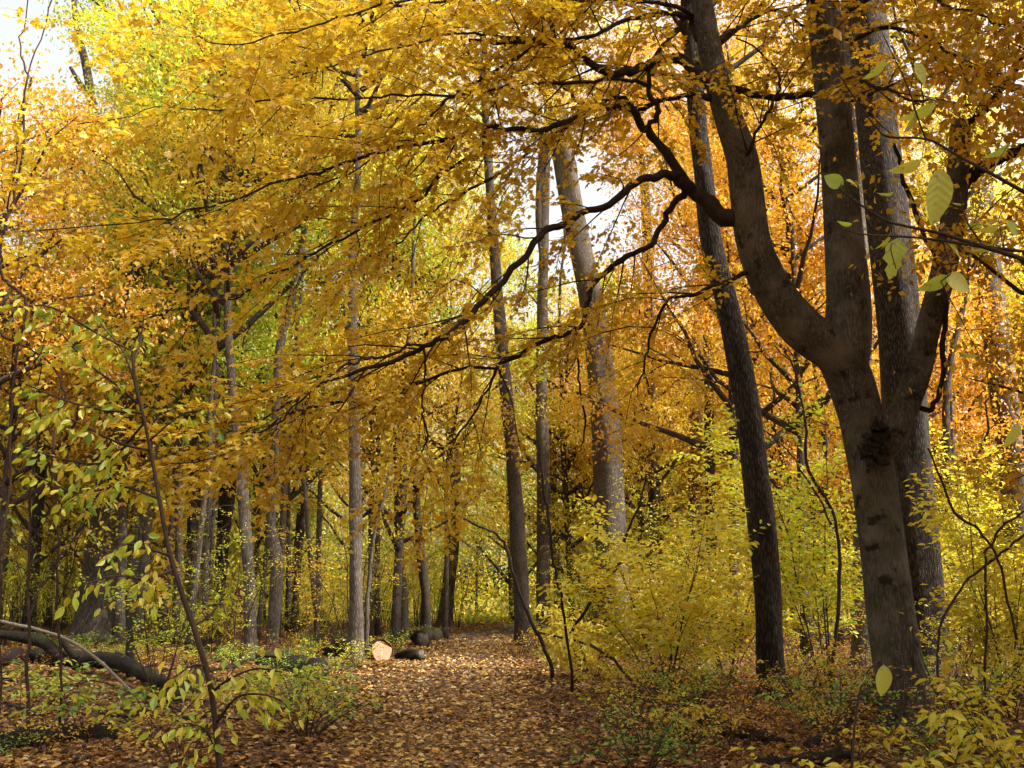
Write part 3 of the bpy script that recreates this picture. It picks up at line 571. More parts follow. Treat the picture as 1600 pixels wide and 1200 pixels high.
for (px, y, k, kind, s, lf) in ((1235, 27, 1, 'orange', 1.0, .40), (1265, 43, 0, 'orange', 1.2, .3), (1190, 44, 2, 'gold', 1.2, .25), (1440, 30, 5, 'orange', 1.0, .35), (300, 33, 1, 'ygreen', 1.0, .45), (20, 30, 3, 'orange', 1.0, .3), (-20, 40, 0, 'gold', 1.1, .3), (230, 48, 2, 'ygreen', 1.25, .35), (330, 46, 0, 'gold', 1.2, .4), (700, 40, 5, 'ygreen', 1.2, .45), (590, 38, 3, 'gold', 1.2, .45), (890, 47, 1, 'gold', 1.3, .2), (990, 49, 3, 'orange', 1.3, .3), (870, 52, 0, 'ygreen', 1.35, .3), (950, 56, 2, 'gold', 1.4, .35), (1010, 60, 1, 'ygreen', 1.3, .1), (800, 64, 1, 'ygreen', 1.3, .15), (215, 34, 0, 'ygreen', 1.1, .55), (320, 29, 5, 'ygreen', 1.2, .6), (-60, 24, 1, 'orange', 1.0, .45), (165, 42, 3, 'ygreen', 1.3, .5), (30, 46, 4, 'sparse', 1.2, .3), (280, 34, 3, 'lemon', 1.2, .75), (345, 31, 5, 'gold', 1.2, .75), (450, 33, 3, 'lemon', 1.2, .75), (515, 36, 5, 'ygreen', 1.3, .75), (600, 42, 3, 'gold', 1.3, .75), (245, 38, 4, 'gold', 1.0, .75), (475, 40, 1, 'sparse', 1.1, .7), (1290, 33, 3, 'gold', 1.2, .7), (1480, 28, 5, 'sparse', 1.2, .75), (930, 50, 5, 'lemon', 1.3, .05), (110, 52, 1, 'ygreen', 1.2, .2), (420, 36, 5, 'ygreen', 1.1, .3)):
    wood_tree((px - CX) / F_PX * y * 1.02, y, k, kind, px * .7, s, 'trees deep in the wood', where_is((px - CX) / F_PX * y, y), lf)
r = np.random.RandomState(77); n = 0; tries = 0
while n < 84 and tries < 4000:
    tries += 1
    y = 24 + 48 * r.rand() ** .75; x = (r.rand() * 2 - 1) * (y * .58 + 2)
    if not free(x, y, 1.9): continue
    px = CX + F_PX * x / y
    if 90 < px < 260 and y < 37: continue
    if px < 330 and y < 40 and r.rand() < .6: continue      # opening with sky above the beech
    if 840 < px < 1010 and y < 38: continue                 # clear view of the broad trunk
    tl = np.clip((x - 3.7) * .96 + (36 - y) * .28, 0, 14); dl = math.hypot(x - 3.7 - .96 * tl, y - 36 + .28 * tl)
    if dl < 4.3: continue                                   # gap in the canopy through which the sun reaches it
    if 330 < px < 580 and y < 29: continue
    if 690 < px < 840 and y < 62: continue                  # open, sunny bend of the path
    t2 = np.clip(x + 1.5, 0, 10); 
    if math.hypot(x + 1.5 - t2, y - 48 + .28 * t2) < 3.5: continue
    if px > 900: w = [('orange', .26), ('gold', .28), ('lemon', .24), ('ygreen', .16), ('russet', .06)]
    elif px > 480: w = [('gold', .35), ('ygreen', .25), ('lemon', .25), ('russet', .05), ('sparse', .1)]
    else: w = [('ygreen', .3), ('gold', .25), ('lemon', .15), ('sparse', .2), ('orange', .1)]
    kind = r.choice([a for a, _ in w], p=[b for _, b in w])
    wood_tree(x, y, int(r.randint(6)), kind, r.rand() * 6.28, r.uniform(.85, 1.2), 'trees deep in the wood', where_is(x, y), r.uniform(.10, .5)); n += 1
# trees beside and behind the viewer, whose crowns shade the near ground
for (x, y, k, kind, s) in ((10.5, 9.5, 2, 'orange', 1.0), (8.5, 3.5, 0, 'gold', .95), (13, 15, 4, 'gold', 1.05), (5.5, -3.5, 2, 'orange', 1.0), (14, 1, 0, 'orange', 1.05), (-5.5, 3.0, 0, 'gold', .9), (15.5, 8, 2, 'gold', 1.1), (10, -8, 4, 'gold', 1.1), (-1, -6, 1, 'gold', 1.0), (9.0, 7.0, 5, 'orange', 1.05), (11.0, 4.5, 3, 'gold', 1.0), (8.2, 10.8, 3, 'gold', .8), (12.5, 8.0, 1, 'orange', 1.0), (17, 11, 2, 'orange', 1.1), (13, -3, 2, 'orange', 1.1)):
    wood_tree(x, y, k, kind, x * 1.7, s, 'trees beside the viewpoint', 'standing out beside the start of the path', .22)
    put_crown(bpy.data.objects[LAST[0]], kind, (0, 0, 8.2 * s), s, x * 3.1)

# far mass of foliage closing the view
def far_woods():
    r = np.random.RandomState(9); mb = MB()
    for mat, nn, px0, px1, hmax, pw in (('lemon', 2200, -1, 1, 17, 2.0), ('gold', 2000, -1, 1, 22, 1.3), ('ygreen', 1400, -1, .3, 16, 2.0), ('orange', 1000, .05, 1, 22, 1.1)):
        mb = MB(); y = r.uniform(58, 92, nn); x = (px0 + (px1 - px0) * r.rand(nn)) * y * .62; z = hmax * r.rand(nn) ** pw + .2
        per = 26; c = np.repeat(np.stack([x, y, z], -1), per, 0); m = nn * per
        pos = c + r.normal(size=(m, 3)) * np.array([1.2, 1.2, .6])
        pos[:, 2] = np.maximum(pos[:, 2], .1)
        tone = np.clip(np.repeat(r.normal(.5, .15, nn), per) + r.normal(0, .14, m), 0, 1)
        leaves(mb, pos, r.normal(size=(m, 3)), rand_dirs(m, r, .7, .7), .27 * r.uniform(.6, 1.3, m), tone, DIAM)
        o = stuff(mb.build('far_foliage', LM[mat], smooth=False)); o['label'] = {'lemon': 'lemon yellow', 'gold': 'golden', 'ygreen': 'yellow-green', 'orange': 'orange'}[mat] + ' mass of leaves of the farthest woods'; o['category'] = 'foliage'
far_woods()

# ------------------------------------------------------------------ shrubs
def shrub_parts(r, H, spread, n_stem, leaf, tw_len, sp1=.22, sp2=.12, droop=.15, up=1.0, sig=.4, ldroop=.2, lsp=.05, lean=None, t0=.3, stem_r=.012, pair=False):
    stems = []; tws = []; lp = []; ld = []; ln = []
    for k in range(n_stem):
        az = 6.28 * k / n_stem + r.normal(0, .4); out = spread * r.uniform(.4, 1.1); h = H * r.uniform(.65, 1.08)
        d = np.array([math.cos(az) * out, math.sin(az) * out, h]); u = np.linspace(0, 1, 8)[:, None]
        if lean is not None: d = d + np.array(lean)
        b = np.array([math.cos(az), math.sin(az), 0]) * .08 * min(1, H)
        P = b + d * u + np.array([d[0] * .5, d[1] * .5, -.10 * h]) * u ** 2 + np.cumsum(r.normal(0, .018 * H, (8, 3)), 0) * u + np.array([0, 0, -.05]) * (1 - u)
        R = np.linspace(stem_r * r.uniform(.7, 1.2), .003, 8); stems.append((P, R))
        for Q, q in sprout(P, R, r, t0, sp1, tw_len, droop=droop, flat=.8, rmax=.006, n=5):
            tws.append((Q, q))
            subs = sprout(Q, q, r, .2, sp2, tw_len * .4, droop=droop, flat=.5, rmax=.003, n=4); tws += subs
            for Q2 in [Q[1:]] + [s_[0] for s_ in subs]:
                a, d_, n_ = twig_leaves(Q2, r, lsp, leaf, up, sig, ldroop, .1, pair); lp.append(a); ld.append(d_); ln.append(n_)
    return stems, tws, np.vstack(lp), np.vstack(ld), np.vstack(ln)
def shrub_proto(seed, mat, tpl, leaf, **k):
    r = np.random.RandomState(seed); st, tw, lp, ld, ln = shrub_parts(r, leaf=leaf, **k)
    a = MB(); [tube(a, P, R, 6, .05, r=r) for P, R in st]; b = MB(); [tube(a, P, R, 3, r=r, cap=False) for P, R in tw]
    m = len(lp); tone = np.clip(r.normal(.5, .2, m) + .25 * (lp[:, 2] / lp[:, 2].max() - .5) * -1, 0, 1)
    c = MB(); leaves(c, lp, ld, ln, leaf * r.uniform(.65, 1.2, m), tone, tpl); print('shrub', seed, m)
    me = c.mesh('foliage', False); me.materials.append(LM[mat]); ms = a.mesh('stem'); ms.materials.append(BK['twig']); return ms, me
def near_shrub(name, label, loc, seed, mat, single, tpl, leaf, n_single, cat='shrub', tone_mu=.5, group=None, extra=(), **k):
    r = np.random.RandomState(seed); loc = (loc[0], loc[1], float(gz(loc[0], loc[1]))); t = thing(name, label, cat, loc, group)
    st, tw, lp, ld, ln = shrub_parts(r, leaf=leaf, **k)
    for P, R in st:
        a = MB(); tube(a, P, R, 8, .06, r=r); a.build('stem', BK['twig'], t)
    b = MB(); [tube(b, P, R, 4, r=r, cap=False) for P, R in tw]; stuff(b.build('twig_spray', BK['twig'], t))
    m = len(lp); emit_leaves(t, lp, ld, ln, leaf * r.uniform(.65, 1.2, m), np.clip(r.normal(tone_mu, .2, m), 0, 1), tpl, LM[mat], SM[single], n_single, origin=loc); print(name, m)
    return t
SH = [
    ('gold_a', shrub_proto(41, 'lemon', OVATE, .075, H=2.2, spread=.8, n_stem=7, tw_len=.75, lsp=.06)),
    ('gold_b', shrub_proto(42, 'gold', OVATE, .075, H=3.6, spread=1.1, n_stem=6, tw_len=1.0, lsp=.065, sp1=.25)),
    ('ygreen_a', shrub_proto(43, 'ygreen', OVATE, .08, H=2.6, spread=.9, n_stem=7, tw_len=.8, lsp=.065)),
    ('lemon_tall', shrub_proto(44, 'lemon', OVATE, .085, H=5.2, spread=1.2, n_stem=4, tw_len=1.3, lsp=.075, sp1=.3, sp2=.16, stem_r=.025)),
    ('green_low', shrub_proto(45, 'green', OVATE, .07, H=.8, spread=.6, n_stem=9, tw_len=.4, lsp=.05, sp1=.12)),
    ('ygreen_tall', shrub_proto(46, 'ygreen', OVATE, .085, H=5.8, spread=1.3, n_stem=4, tw_len=1.3, lsp=.08, sp1=.3, sp2=.17, stem_r=.028)),
    ('gold_low', shrub_proto(47, 'gold', OVATE, .07, H=1.0, spread=.6, n_stem=8, tw_len=.45, lsp=.05, sp1=.14)),
    ('bramble_low', shrub_proto(48, 'russet', OVATE, .055, H=.9, spread=.7, n_stem=12, tw_len=.45, lsp=.13, sp1=.16, sp2=.2, stem_r=.005)),
    ('ygreen_low', shrub_proto(49, 'ygreen', OVATE, .075, H=.8, spread=.6, n_stem=9, tw_len=.4, lsp=.055, sp1=.13)),
]
SHD = dict(SH)
SLAB = {'gold_a': 'shoulder-high lemon yellow bush', 'gold_b': 'tall golden bush', 'ygreen_a': 'head-high yellow-green bush',
        'lemon_tall': 'tall lemon yellow sapling clump', 'green_low': 'low green leafy plant', 'ygreen_tall': 'tall yellow-green sapling clump', 'gold_low': 'low golden seedling bush', 'bramble_low': 'low thicket of brown stems', 'ygreen_low': 'low yellow-green plant'}
def shrub(kind, x, y, s, rz):
    ms, me = SHD[kind]; t = thing('sapling' if 'tall' in kind else 'plant' if 'low' in kind else 'shrub', SLAB[kind] + ' ' + where_is(x, y), 'sapling' if 'tall' in kind else 'plant' if 'low' in kind else 'shrub', (x, y, float(gz(x, y))), kind.split('_')[0] + ' understory ' + ('saplings' if 'tall' in kind else 'plants' if 'low' in kind else 'bushes'))
    t.rotation_euler = (0, 0, rz); t.scale = (s, s, s)
    stuff(link('stem_cluster', ms, None, t)); stuff(link('foliage', me, None, t)); return t
r = np.random.RandomState(101); n = 0
while n < 290:
    y = 17 + 50 * r.rand() ** .75; x = (r.rand() * 2 - 1) * (y * .56 + 1)
    if abs(x - path_center(y)) < path_half(y) + 1.0: continue
    px = CX + F_PX * x / y
    if px < 860 and (y < 27 and r.rand() < .92 or y < 36 and r.rand() < .5): continue      # the floor between the nearer trunks lies open
    if y < 26 and 480 < px < 700: continue
    if (95 < px < 240 and y < 37) or (895 < px < 1010 and y < 37): continue     # the beech foot and the broad trunk stay in view
    if px > 850: w = dict(gold_a=.22, gold_b=.13, lemon_tall=.25, ygreen_tall=.2, ygreen_a=.2)
    else: w = dict(gold_a=.18, gold_b=.10, lemon_tall=.22, ygreen_tall=.24, ygreen_a=.26)
    shrub(r.choice(list(w), p=list(w.values())), x, y, r.uniform(.7, 1.1), r.rand() * 6.28); n += 1
n = 0
while n < 170:
    y = 9.5 + 36 * r.rand() ** 1.4; x = (r.rand() * 2 - 1) * (y * .53)
    if abs(x - path_center(y)) < path_half(y) - .05: continue
    if 10.5 < y < 19 and CX + F_PX * x / y < 330: continue      # the fallen limbs lie clear
    shrub(r.choice(['green_low', 'gold_low', 'bramble_low', 'ygreen_low'], p=[.25, .25, .25, .25]), x, y, r.uniform(.35, .95), r.rand() * 6.28); n += 1
for px, py, s in ((610, 985, 1.3), (590, 975, 1.2), (640, 985, 1.1), (655, 1000, .8), (740, 978, 1.0), (760, 975, .9), (620, 1010, .7), (500, 1020, .9), (520, 1060, .6), (840, 985, 1.0)):
    p = gp(px, py); shrub('green_low', p[0], p[1], s, px)

# understory just beyond the fallen limbs and past the maple
for k, (px, py, kind, s_) in enumerate(((265, 1030, 'ygreen_a', .6), (30, 1015, 'ygreen_tall', .7), (330, 1020, 'gold_low', 1.2), (455, 1008, 'ygreen_a', .7), (510, 1005, 'gold_a', .7), (270, 1005, 'lemon_tall', .7), (1500, 1080, 'gold_a', .8), (1400, 1050, 'gold_b', .7), (1260, 1055, 'gold_a', .8), (1080, 1040, 'gold_b', .8), (900, 1020, 'ygreen_a', .8), (1590, 1050, 'gold_b', .9), (1350, 1075, 'gold_low', 1.0), (1520, 1040, 'lemon_tall', .8), (1030, 1120, 'gold_low', .7), (1090, 1110, 'ygreen_low', .8), (1160, 1120, 'bramble_low', .9), (1250, 1110, 'gold_low', .9), (1300, 1095, 'bramble_low', 1.0), (1330, 1110, 'ygreen_low', .8), (1480, 1120, 'gold_low', 1.2), (1530, 1140, 'ygreen_low', 1.1), (1580, 1130, 'gold_a', .6), (1500, 1165, 'gold_low', .9), (1240, 1070, 'gold_low', 1.1), (980, 1110, 'gold_low', .7), (960, 1140, 'bramble_low', .6), (1130, 1165, 'gold_low', .5), (1400, 1190, 'bramble_low', .6), (930, 1180, 'bramble_low', .5), (1010, 1180, 'green_low', .4))):
    p = gp(px, py); shrub(kind, p[0], p[1], s_, px * .37)
# near shrubs with leaves one can pick apart
g = gp(1040, 1095)
near_shrub('spicebush', 'dense golden yellow bush spilling toward the path in front of the broad sunlit trunk', g, 51, 'lemon', 'lemon', OVATE, .125, 300, H=2.9, spread=1.1, n_stem=9, tw_len=1.15, sp1=.19, sp2=.13, lsp=.06, ldroop=.30, t0=.14, stem_r=.014, tone_mu=.36)
g = gp(925, 1065)
near_shrub('spicebush', 'smaller golden bush drooping over the path edge under the long fallen branch', g, 52, 'lemon', 'lemon', OVATE, .12, 260, H=1.5, spread=.8, n_stem=10, tw_len=.75, sp1=.13, sp2=.11, lsp=.055, ldroop=.6, t0=.08, stem_r=.010, tone_mu=.34)
g = gp(1140, 1060)
near_shrub('spicebush', 'tall golden bush with arching sprays touching the leaning dark oak', g, 57, 'lemon', 'lemon', OVATE, .12, 200, H=3.1, spread=1.1, n_stem=7, tw_len=1.1, sp1=.19, sp2=.12, lsp=.06, ldroop=.2, t0=.12, stem_r=.014, tone_mu=.42)
g = gp(1290, 1075)
near_shrub('beech_sapling', 'yellow-green sapling with flat layered sprays between the oak and the maple', g, 53, 'ygreen', 'ygreen', OVATE, .125, 300, cat='sapling', H=5.0, spread=.8, n_stem=5, tw_len=1.5, sp1=.17, sp2=.12, lsp=.06, ldroop=.12, sig=.6, t0=.22, lean=(-.6, 0, 0), stem_r=.022, tone_mu=.26)
g = gp(1575, 1110)
near_shrub('spicebush', 'yellow bush with upright stems filling the wood edge past the maple foot', g, 54, 'lemon', 'lemon', OVATE, .115, 260, H=3.6, spread=.9, n_stem=9, tw_len=1.0, sp1=.17, sp2=.12, lsp=.06, ldroop=.3, t0=.12, stem_r=.014, tone_mu=.42)
g = gp(1530, 1050)
near_shrub('beech_sapling', 'tall yellow sapling with layered sprays beside the thick dark oak', g, 58, 'lemon', 'lemon', OVATE, .12, 200, cat='sapling', H=5.6, spread=.9, n_stem=4, tw_len=1.5, sp1=.19, sp2=.13, lsp=.065, ldroop=.15, sig=.6, t0=.2, stem_r=.024, tone_mu=.55)
near_shrub('spicebush', 'low spray of round yellow leaves at the foot of the maple', (2.75, 6.7), 55, 'lemon', 'lemon', OVATE, .085, 220, H=.62, spread=.8, n_stem=10, tw_len=.5, sp1=.12, sp2=.11, lsp=.055, ldroop=.4, t0=.15, stem_r=.006, tone_mu=.4, lean=(-.15, 0, 0))
near_shrub('spicebush', 'low yellow bush in the corner of the wood edge past the maple foot', (3.75, 7.6), 59, 'lemon', 'lemon', OVATE, .09, 200, H=1.1, spread=.7, n_stem=9, tw_len=.5, sp1=.12, sp2=.11, lsp=.055, ldroop=.4, t0=.15, stem_r=.006, tone_mu=.45)
g = gp(1420, 1165)
near_shrub('seedling', 'small yellow seedling sprouting against the maple trunk base', (g[0] + .5, g[1] - .5), 56, 'lemon', 'lemon', OVATE, .085, 60, cat='seedling', H=.7, spread=.4, n_stem=4, tw_len=.35, sp1=.13, sp2=.12, lsp=.06, ldroop=.3, t0=.25, stem_r=.006)
# seedlings on the floor among the fallen limbs
for k, (px, py, mat, h, lab) in enumerate(((30, 1120, 'ygreen', .8, 'yellow-green seedling in front of the crooked fallen limb'), (130, 1150, 'green', .55, 'dark green leafy seedling beside the decaying mossy log'), (240, 1170, 'ygreen', .6, 'yellow-green seedling next to the leaning young sapling'),
        (90, 1100, 'green', .6, 'green seedling with broad leaves among the fallen limbs'), (430, 1120, 'ygreen', .7, 'yellow-green seedling before the torn dark root end'), (470, 1150, 'lemon', .5, 'yellow seedling at the rim of the leafy path'), (500, 1095, 'green', .5, 'green plant hugging the torn root end by the path'), (1090, 1150, 'lemon', .4, 'tiny yellow seedling by the dark broken limb'), (1300, 1130, 'green', .4, 'tiny green seedling between the oak and maple feet'))):
    g = gp(px, py); near_shrub('seedling', lab, g, 200 + k, mat, mat, OVATE, .10, 50, cat='seedling', H=h, spread=.45, n_stem=6, tw_len=.4, sp1=.13, sp2=.13, lsp=.075, ldroop=.3, t0=.3, stem_r=.006, tone_mu=.4)

# tall sapling with hanging yellow-green leaves over the fallen limbs
def hanging_sapling():
    r = np.random.RandomState(61)
    g = gp(345, 1197); Y = 8.6; f = at(345, 1225, Y)
    t = thing('sapling', 'leaning young sapling with drooping yellow-green leaves in front of the fallen limbs', 'sapling', (f[0], f[1], float(gz(f[0], f[1])))); org = np.array(t.location)
    P, R = traced([(350, 1290, 11), (342, 1190, 10), (330, 1080, 9), (306, 990, 9), (282, 920, 8), (262, 850, 7), (242, 740, 6), (226, 660, 5), (212, 600, 6), (206, 545, 3)], Y)
    P[0][2] = org[2] - .05
    a = MB(); tube(a, P - org, R, 9, .06, r=r); a.build('stem', BK['twig'], t)
    brs = [[(214, 630, 5), (180, 600, 4, -.2), (140, 570, 3, -.4), (95, 520, 2, -.6)], [(212, 600, 4), (190, 545, 3, .2), (160, 510, 2, .3), (140, 480, 2, .4)], [(222, 645, 5), (160, 640, 4, -.3), (100, 625, 3, -.5), (40, 600, 2, -.7)], [(236, 705, 5), (180, 690, 4, .1), (110, 655, 3, .2), (60, 640, 2, .3)], [(208, 570, 4), (220, 530, 3, .1), (225, 490, 2, .1)], [(226, 660, 4), (170, 720, 4, .2), (110, 720, 3, .4), (40, 700, 2, .5)], [(206, 548, 3), (150, 520, 3, -.3), (80, 480, 3, -.6), (20, 480, 2, -.9)], [(232, 690, 4), (280, 650, 3, .1), (320, 640, 2, .2)], [(250, 780, 4), (190, 760, 4, .4), (120, 770, 3, .7), (50, 740, 2, .9)],
           [(264, 868, 5), (240, 860, 4, -.2), (200, 850, 3, -.4), (160, 870, 2, -.5)], [(270, 890, 5), (230, 905, 4, -.3), (180, 900, 3, -.6), (110, 920, 2, -.8)], [(330, 1082, 5), (360, 1060, 4, -.2), (400, 1045, 3, -.3), (440, 1050, 2, -.4)], [(338, 1130, 5), (370, 1090, 4, -.3), (410, 1085, 3, -.5), (440, 1095, 2, -.5)], [(320, 1040, 4), (300, 1040, 3, -.3), (270, 1060, 2, -.5)], [(342, 1180, 4), (320, 1140, 3, -.3), (290, 1130, 2, -.5)], [(300, 980, 4), (330, 960, 3, .2), (350, 930, 2, .3)]]
    lp, ld, ln = [], [], []; tw = MB()
    for b in brs:
        Q, q = traced(b, Y, n=4); m = MB(); tube(m, Q - org, q, 6, r=r); m.build('branch', BK['twig'], t)
        subs = sprout(Q, q, r, .1, .09, .40, droop=.3, flat=.9, rmax=.003, n=4)
        for P2, q2 in subs: tube(tw, P2 - org, q2, 3, r=r, cap=False)
        for Q2 in [Q[2:]] + [s_[0] for s_ in subs]:
            a_, d_, n_ = twig_leaves(Q2, r, .07, .12, .35, .55, .9, .15, False); lp.append(a_); ld.append(d_); ln.append(n_)
    stuff(tw.build('twig_spray', BK['twig'], t)); lp = np.vstack(lp); ld = np.vstack(ld); ln = np.vstack(ln); m = len(lp); print('hang', m)
    emit_leaves(t, lp - org, ld, ln, r.uniform(.07, .12, m), np.clip(r.normal(.25, .2, m), 0, 1), OVATE, LM['ygreen'], SM['ygreen'], 300, origin=org)
hanging_sapling()

# thin bare saplings and vines near the fallen limbs
def thin_stem(name, label, cat, Y, stems, leafy=0, mat='ygreen', single='ygreen', leaf=.09, seed=1, bark='twig', foot=True, tone_mu=.35, droop=.6):
    r = np.random.RandomState(seed); P, R = traced(stems[0], Y); x, y = P[0][0], P[0][1]; g = float(gz(x, y))
    t = thing(name, label, cat, (x, y, g)); org = np.array(t.location)
    lp, ld, ln = [], [], []; tw = MB()
    for k, s in enumerate(stems):
        P, R = traced(s, Y)
        if k == 0 and foot:
            P = np.vstack([[x, y, g - .05], P]); R = np.concatenate([[R[0] * 1.1], R])
        wob = np.cumsum(r.normal(0, .014, P.shape), 0); wob -= np.linspace(0, 1, len(P))[:, None] * wob[-1]; P = P + wob
        a = MB(); tube(a, P - org, R, 8, .10, r=r); a.build('stem' if k == 0 else 'branch', BK[bark], t)
        if leafy:
            for Q, q in sprout(P, R, r, .35, .3, leafy, droop=.15, flat=.8, rmax=.005, n=5):
                tube(tw, Q - org, q, 3, r=r, cap=False); a_, d_, n_ = twig_leaves(Q, r, .1, leaf, .6, .5, droop, .2, False); lp.append(a_); ld.append(d_); ln.append(n_)
    if lp:
        stuff(tw.build('twig_spray', BK[bark], t)); lp = np.vstack(lp); ld = np.vstack(ld); ln = np.vstack(ln); m = len(lp)
        emit_leaves(t, lp - org, ld, ln, leaf * r.uniform(.7, 1.2, m), np.clip(r.normal(tone_mu, .2, m), 0, 1), OVATE, LM[mat], SM[single], 90, origin=org)
    return t
thin_stem('vine', 'looping dark vine hanging beside the pale beech, climbing out of view', 'vine', 9.5, [[(2, 1100, 4), (6, 900, 4), (16, 760, 4), (22, 620, 4), (28, 520, 4), (26, 470, 5), (8, 440, 5), (4, 400, 4), (12, 330, 4), (34, 230, 4), (44, 130, 3), (36, 60, 2), (60, -40, 2)],
    [(0, 520, 4), (40, 545, 3), (80, 575, 3), (98, 615, 3), (92, 650, 3), (62, 685, 3), (22, 702, 3)], [(12, 330, 3), (28, 220, 2), (38, 120, 2), (70, 20, 2), (95, -40, 2)]], seed=71)
thin_stem('sapling', 'straight thin sapling stem with scattered yellow leaves beside the looping vine', 'sapling', 10.5, [[(42, 1120, 6), (46, 980, 5), (45, 830, 4), (58, 700, 4), (66, 600, 2), (72, 520, 2)]], leafy=.8, seed=72, leaf=.10)
thin_stem('sapling', 'very thin sapling stem with yellow-green leaves in front of the pale beech', 'sapling', 12, [[(95, 1080, 4), (90, 950, 4), (92, 830, 3), (85, 720, 3), (100, 600, 2), (110, 520, 2)], [(90, 950, 2), (120, 840, 2), (150, 760, 2), (190, 700, 2)]], leafy=.9, seed=73, leaf=.11)
thin_stem('sapling', 'thin sapling leaning away from the straight grey trunk by the sawn log', 'sapling', gp(570, 1034)[1], [[(569, 1034, 8), (573, 960, 7), (580, 850, 6), (596, 780, 5), (612, 725, 4)]], seed=74, bark='grey')
thin_stem('sapling', 'bare thin sapling between the crooked pale trunk and the straight grey one', 'sapling', 30, [[(494, 985, 9), (488, 900, 8), (478, 800, 7), (470, 700, 6), (466, 560, 5), (462, 470, 3)]], leafy=1.4, seed=75, bark='brown', mat='lemon', single='lemon')
thin_stem('sapling', 'slim stem with golden leaves rising against the oak edge', 'sapling', 17, [[(1300, 1050, 6), (1310, 920, 6), (1302, 820, 5), (1262, 740, 5), (1256, 650, 4), (1240, 580, 3), (1210, 540, 2)], [(1302, 820, 3), (1270, 760, 3), (1230, 700, 2), (1180, 660, 2)]], leafy=1.5, seed=76, mat='ygreen', leaf=.10)
# long dark arching stems by the path edge
thin_stem('shrub', 'long dark arching stem bending over the path edge before the slim brown trunk', 'shrub', 20, [[(862, 1042, 6), (842, 990, 6), (826, 945, 6), (808, 895, 5), (796, 855, 5), (782, 838, 4), (750, 822, 4), (715, 800, 3), (698, 750, 3), (694, 710, 2)], [(836, 985, 3), (900, 1000, 4, -1), (930, 1012, 5, -2.2), (965, 1045, 5, -4), (1010, 1085, 5, -5.4), (1050, 1112, 5, -6.2)]], seed=77, bark='branch')
thin_stem('shrub', 'pair of thin bare stems rising from the golden bush by the path', 'shrub', 17, [[(893, 1050, 5), (882, 950, 4), (872, 900, 4), (862, 840, 5), (850, 770, 4), (842, 690, 3)], [(893, 985, 5), (925, 930, 5), (960, 880, 5), (990, 800, 4), (1010, 740, 3)]], seed=78, bark='branch')
thin_stem('shrub', 'tangle of bare dark arching stems beside the oak at the wood edge', 'shrub', 12, [[(1470, 1130, 4), (1472, 980, 4), (1500, 920, 4), (1560, 870, 4), (1610, 830, 4)], [(1545, 1130, 4), (1545, 930, 4), (1548, 870, 4), (1570, 820, 4), (1610, 790, 3)], [(1590, 1000, 4), (1560, 880, 4), (1525, 830, 4), (1490, 800, 4), (1450, 700, 3)]], seed=79, leafy=.8, mat='lemon', single='lemon', leaf=.08)

# twig of large leaves reaching in from a young tree beside the viewpoint
def leaf_part(parent, x, y, Y, Lpx, ang, tilt, kind='lime', wide=1.0, org=None, mesh=None):
    """a single large leaf: its base at a pixel, length in px, pointing at ang (degrees, 0 = right, 90 = up)"""
    from mathutils import Matrix
    p = at(x, y, Y); L = Lpx / F_PX * depth_of(p); a = math.radians(ang)
    d = RGT * math.cos(a) + UP * math.sin(a) + FWD * .25 * math.sin(tilt * 3); d /= np.linalg.norm(d)
    nrm = -FWD * math.cos(tilt) + np.cross(d, FWD) * math.sin(tilt); nrm = nrm - d * nrm.dot(d); nrm /= np.linalg.norm(nrm); s = np.cross(nrm, d)
    lo = link('leaf', mesh, None, parent); q = p - org
    lo.matrix_basis = Matrix(((d[0] * L, s[0] * L * wide, nrm[0] * L, q[0]), (d[1] * L, s[1] * L * wide, nrm[1] * L, q[1]), (d[2] * L, s[2] * L * wide, nrm[2] * L, q[2]), (0, 0, 0, 1)))
def big_leaf_mesh(name, ragged=False, curl=.15):
    r = np.random.RandomState(4 if ragged else 3); k = 9; u = np.linspace(0, 1, k)
    w = .30 * np.sin(np.pi * u ** .85) ** .8 * (1 - .25 * u)
    V = []; 
    for i in range(k):
        for sx in (-1, -.5, 0, .5, 1):
            ww = w[i] * (1 + (r.uniform(-.55, .15) if ragged and abs(sx) == 1 and 0 < i < k - 1 else 0))
            V.append((u[i], sx * ww, .35 * abs(sx) * w[i] - curl * u[i] ** 2 + .012 * math.sin(i * 3.1) * abs(sx)))
    f = [[i * 5 + j, i * 5 + j + 1, (i + 1) * 5 + j + 1, (i + 1) * 5 + j] for i in range(k - 1) for j in range(4)]
    mb = MB(); mb.add(V, [np.array(f)]); me = mb.mesh(name, True); me.materials.append(BIGLEAF); return me
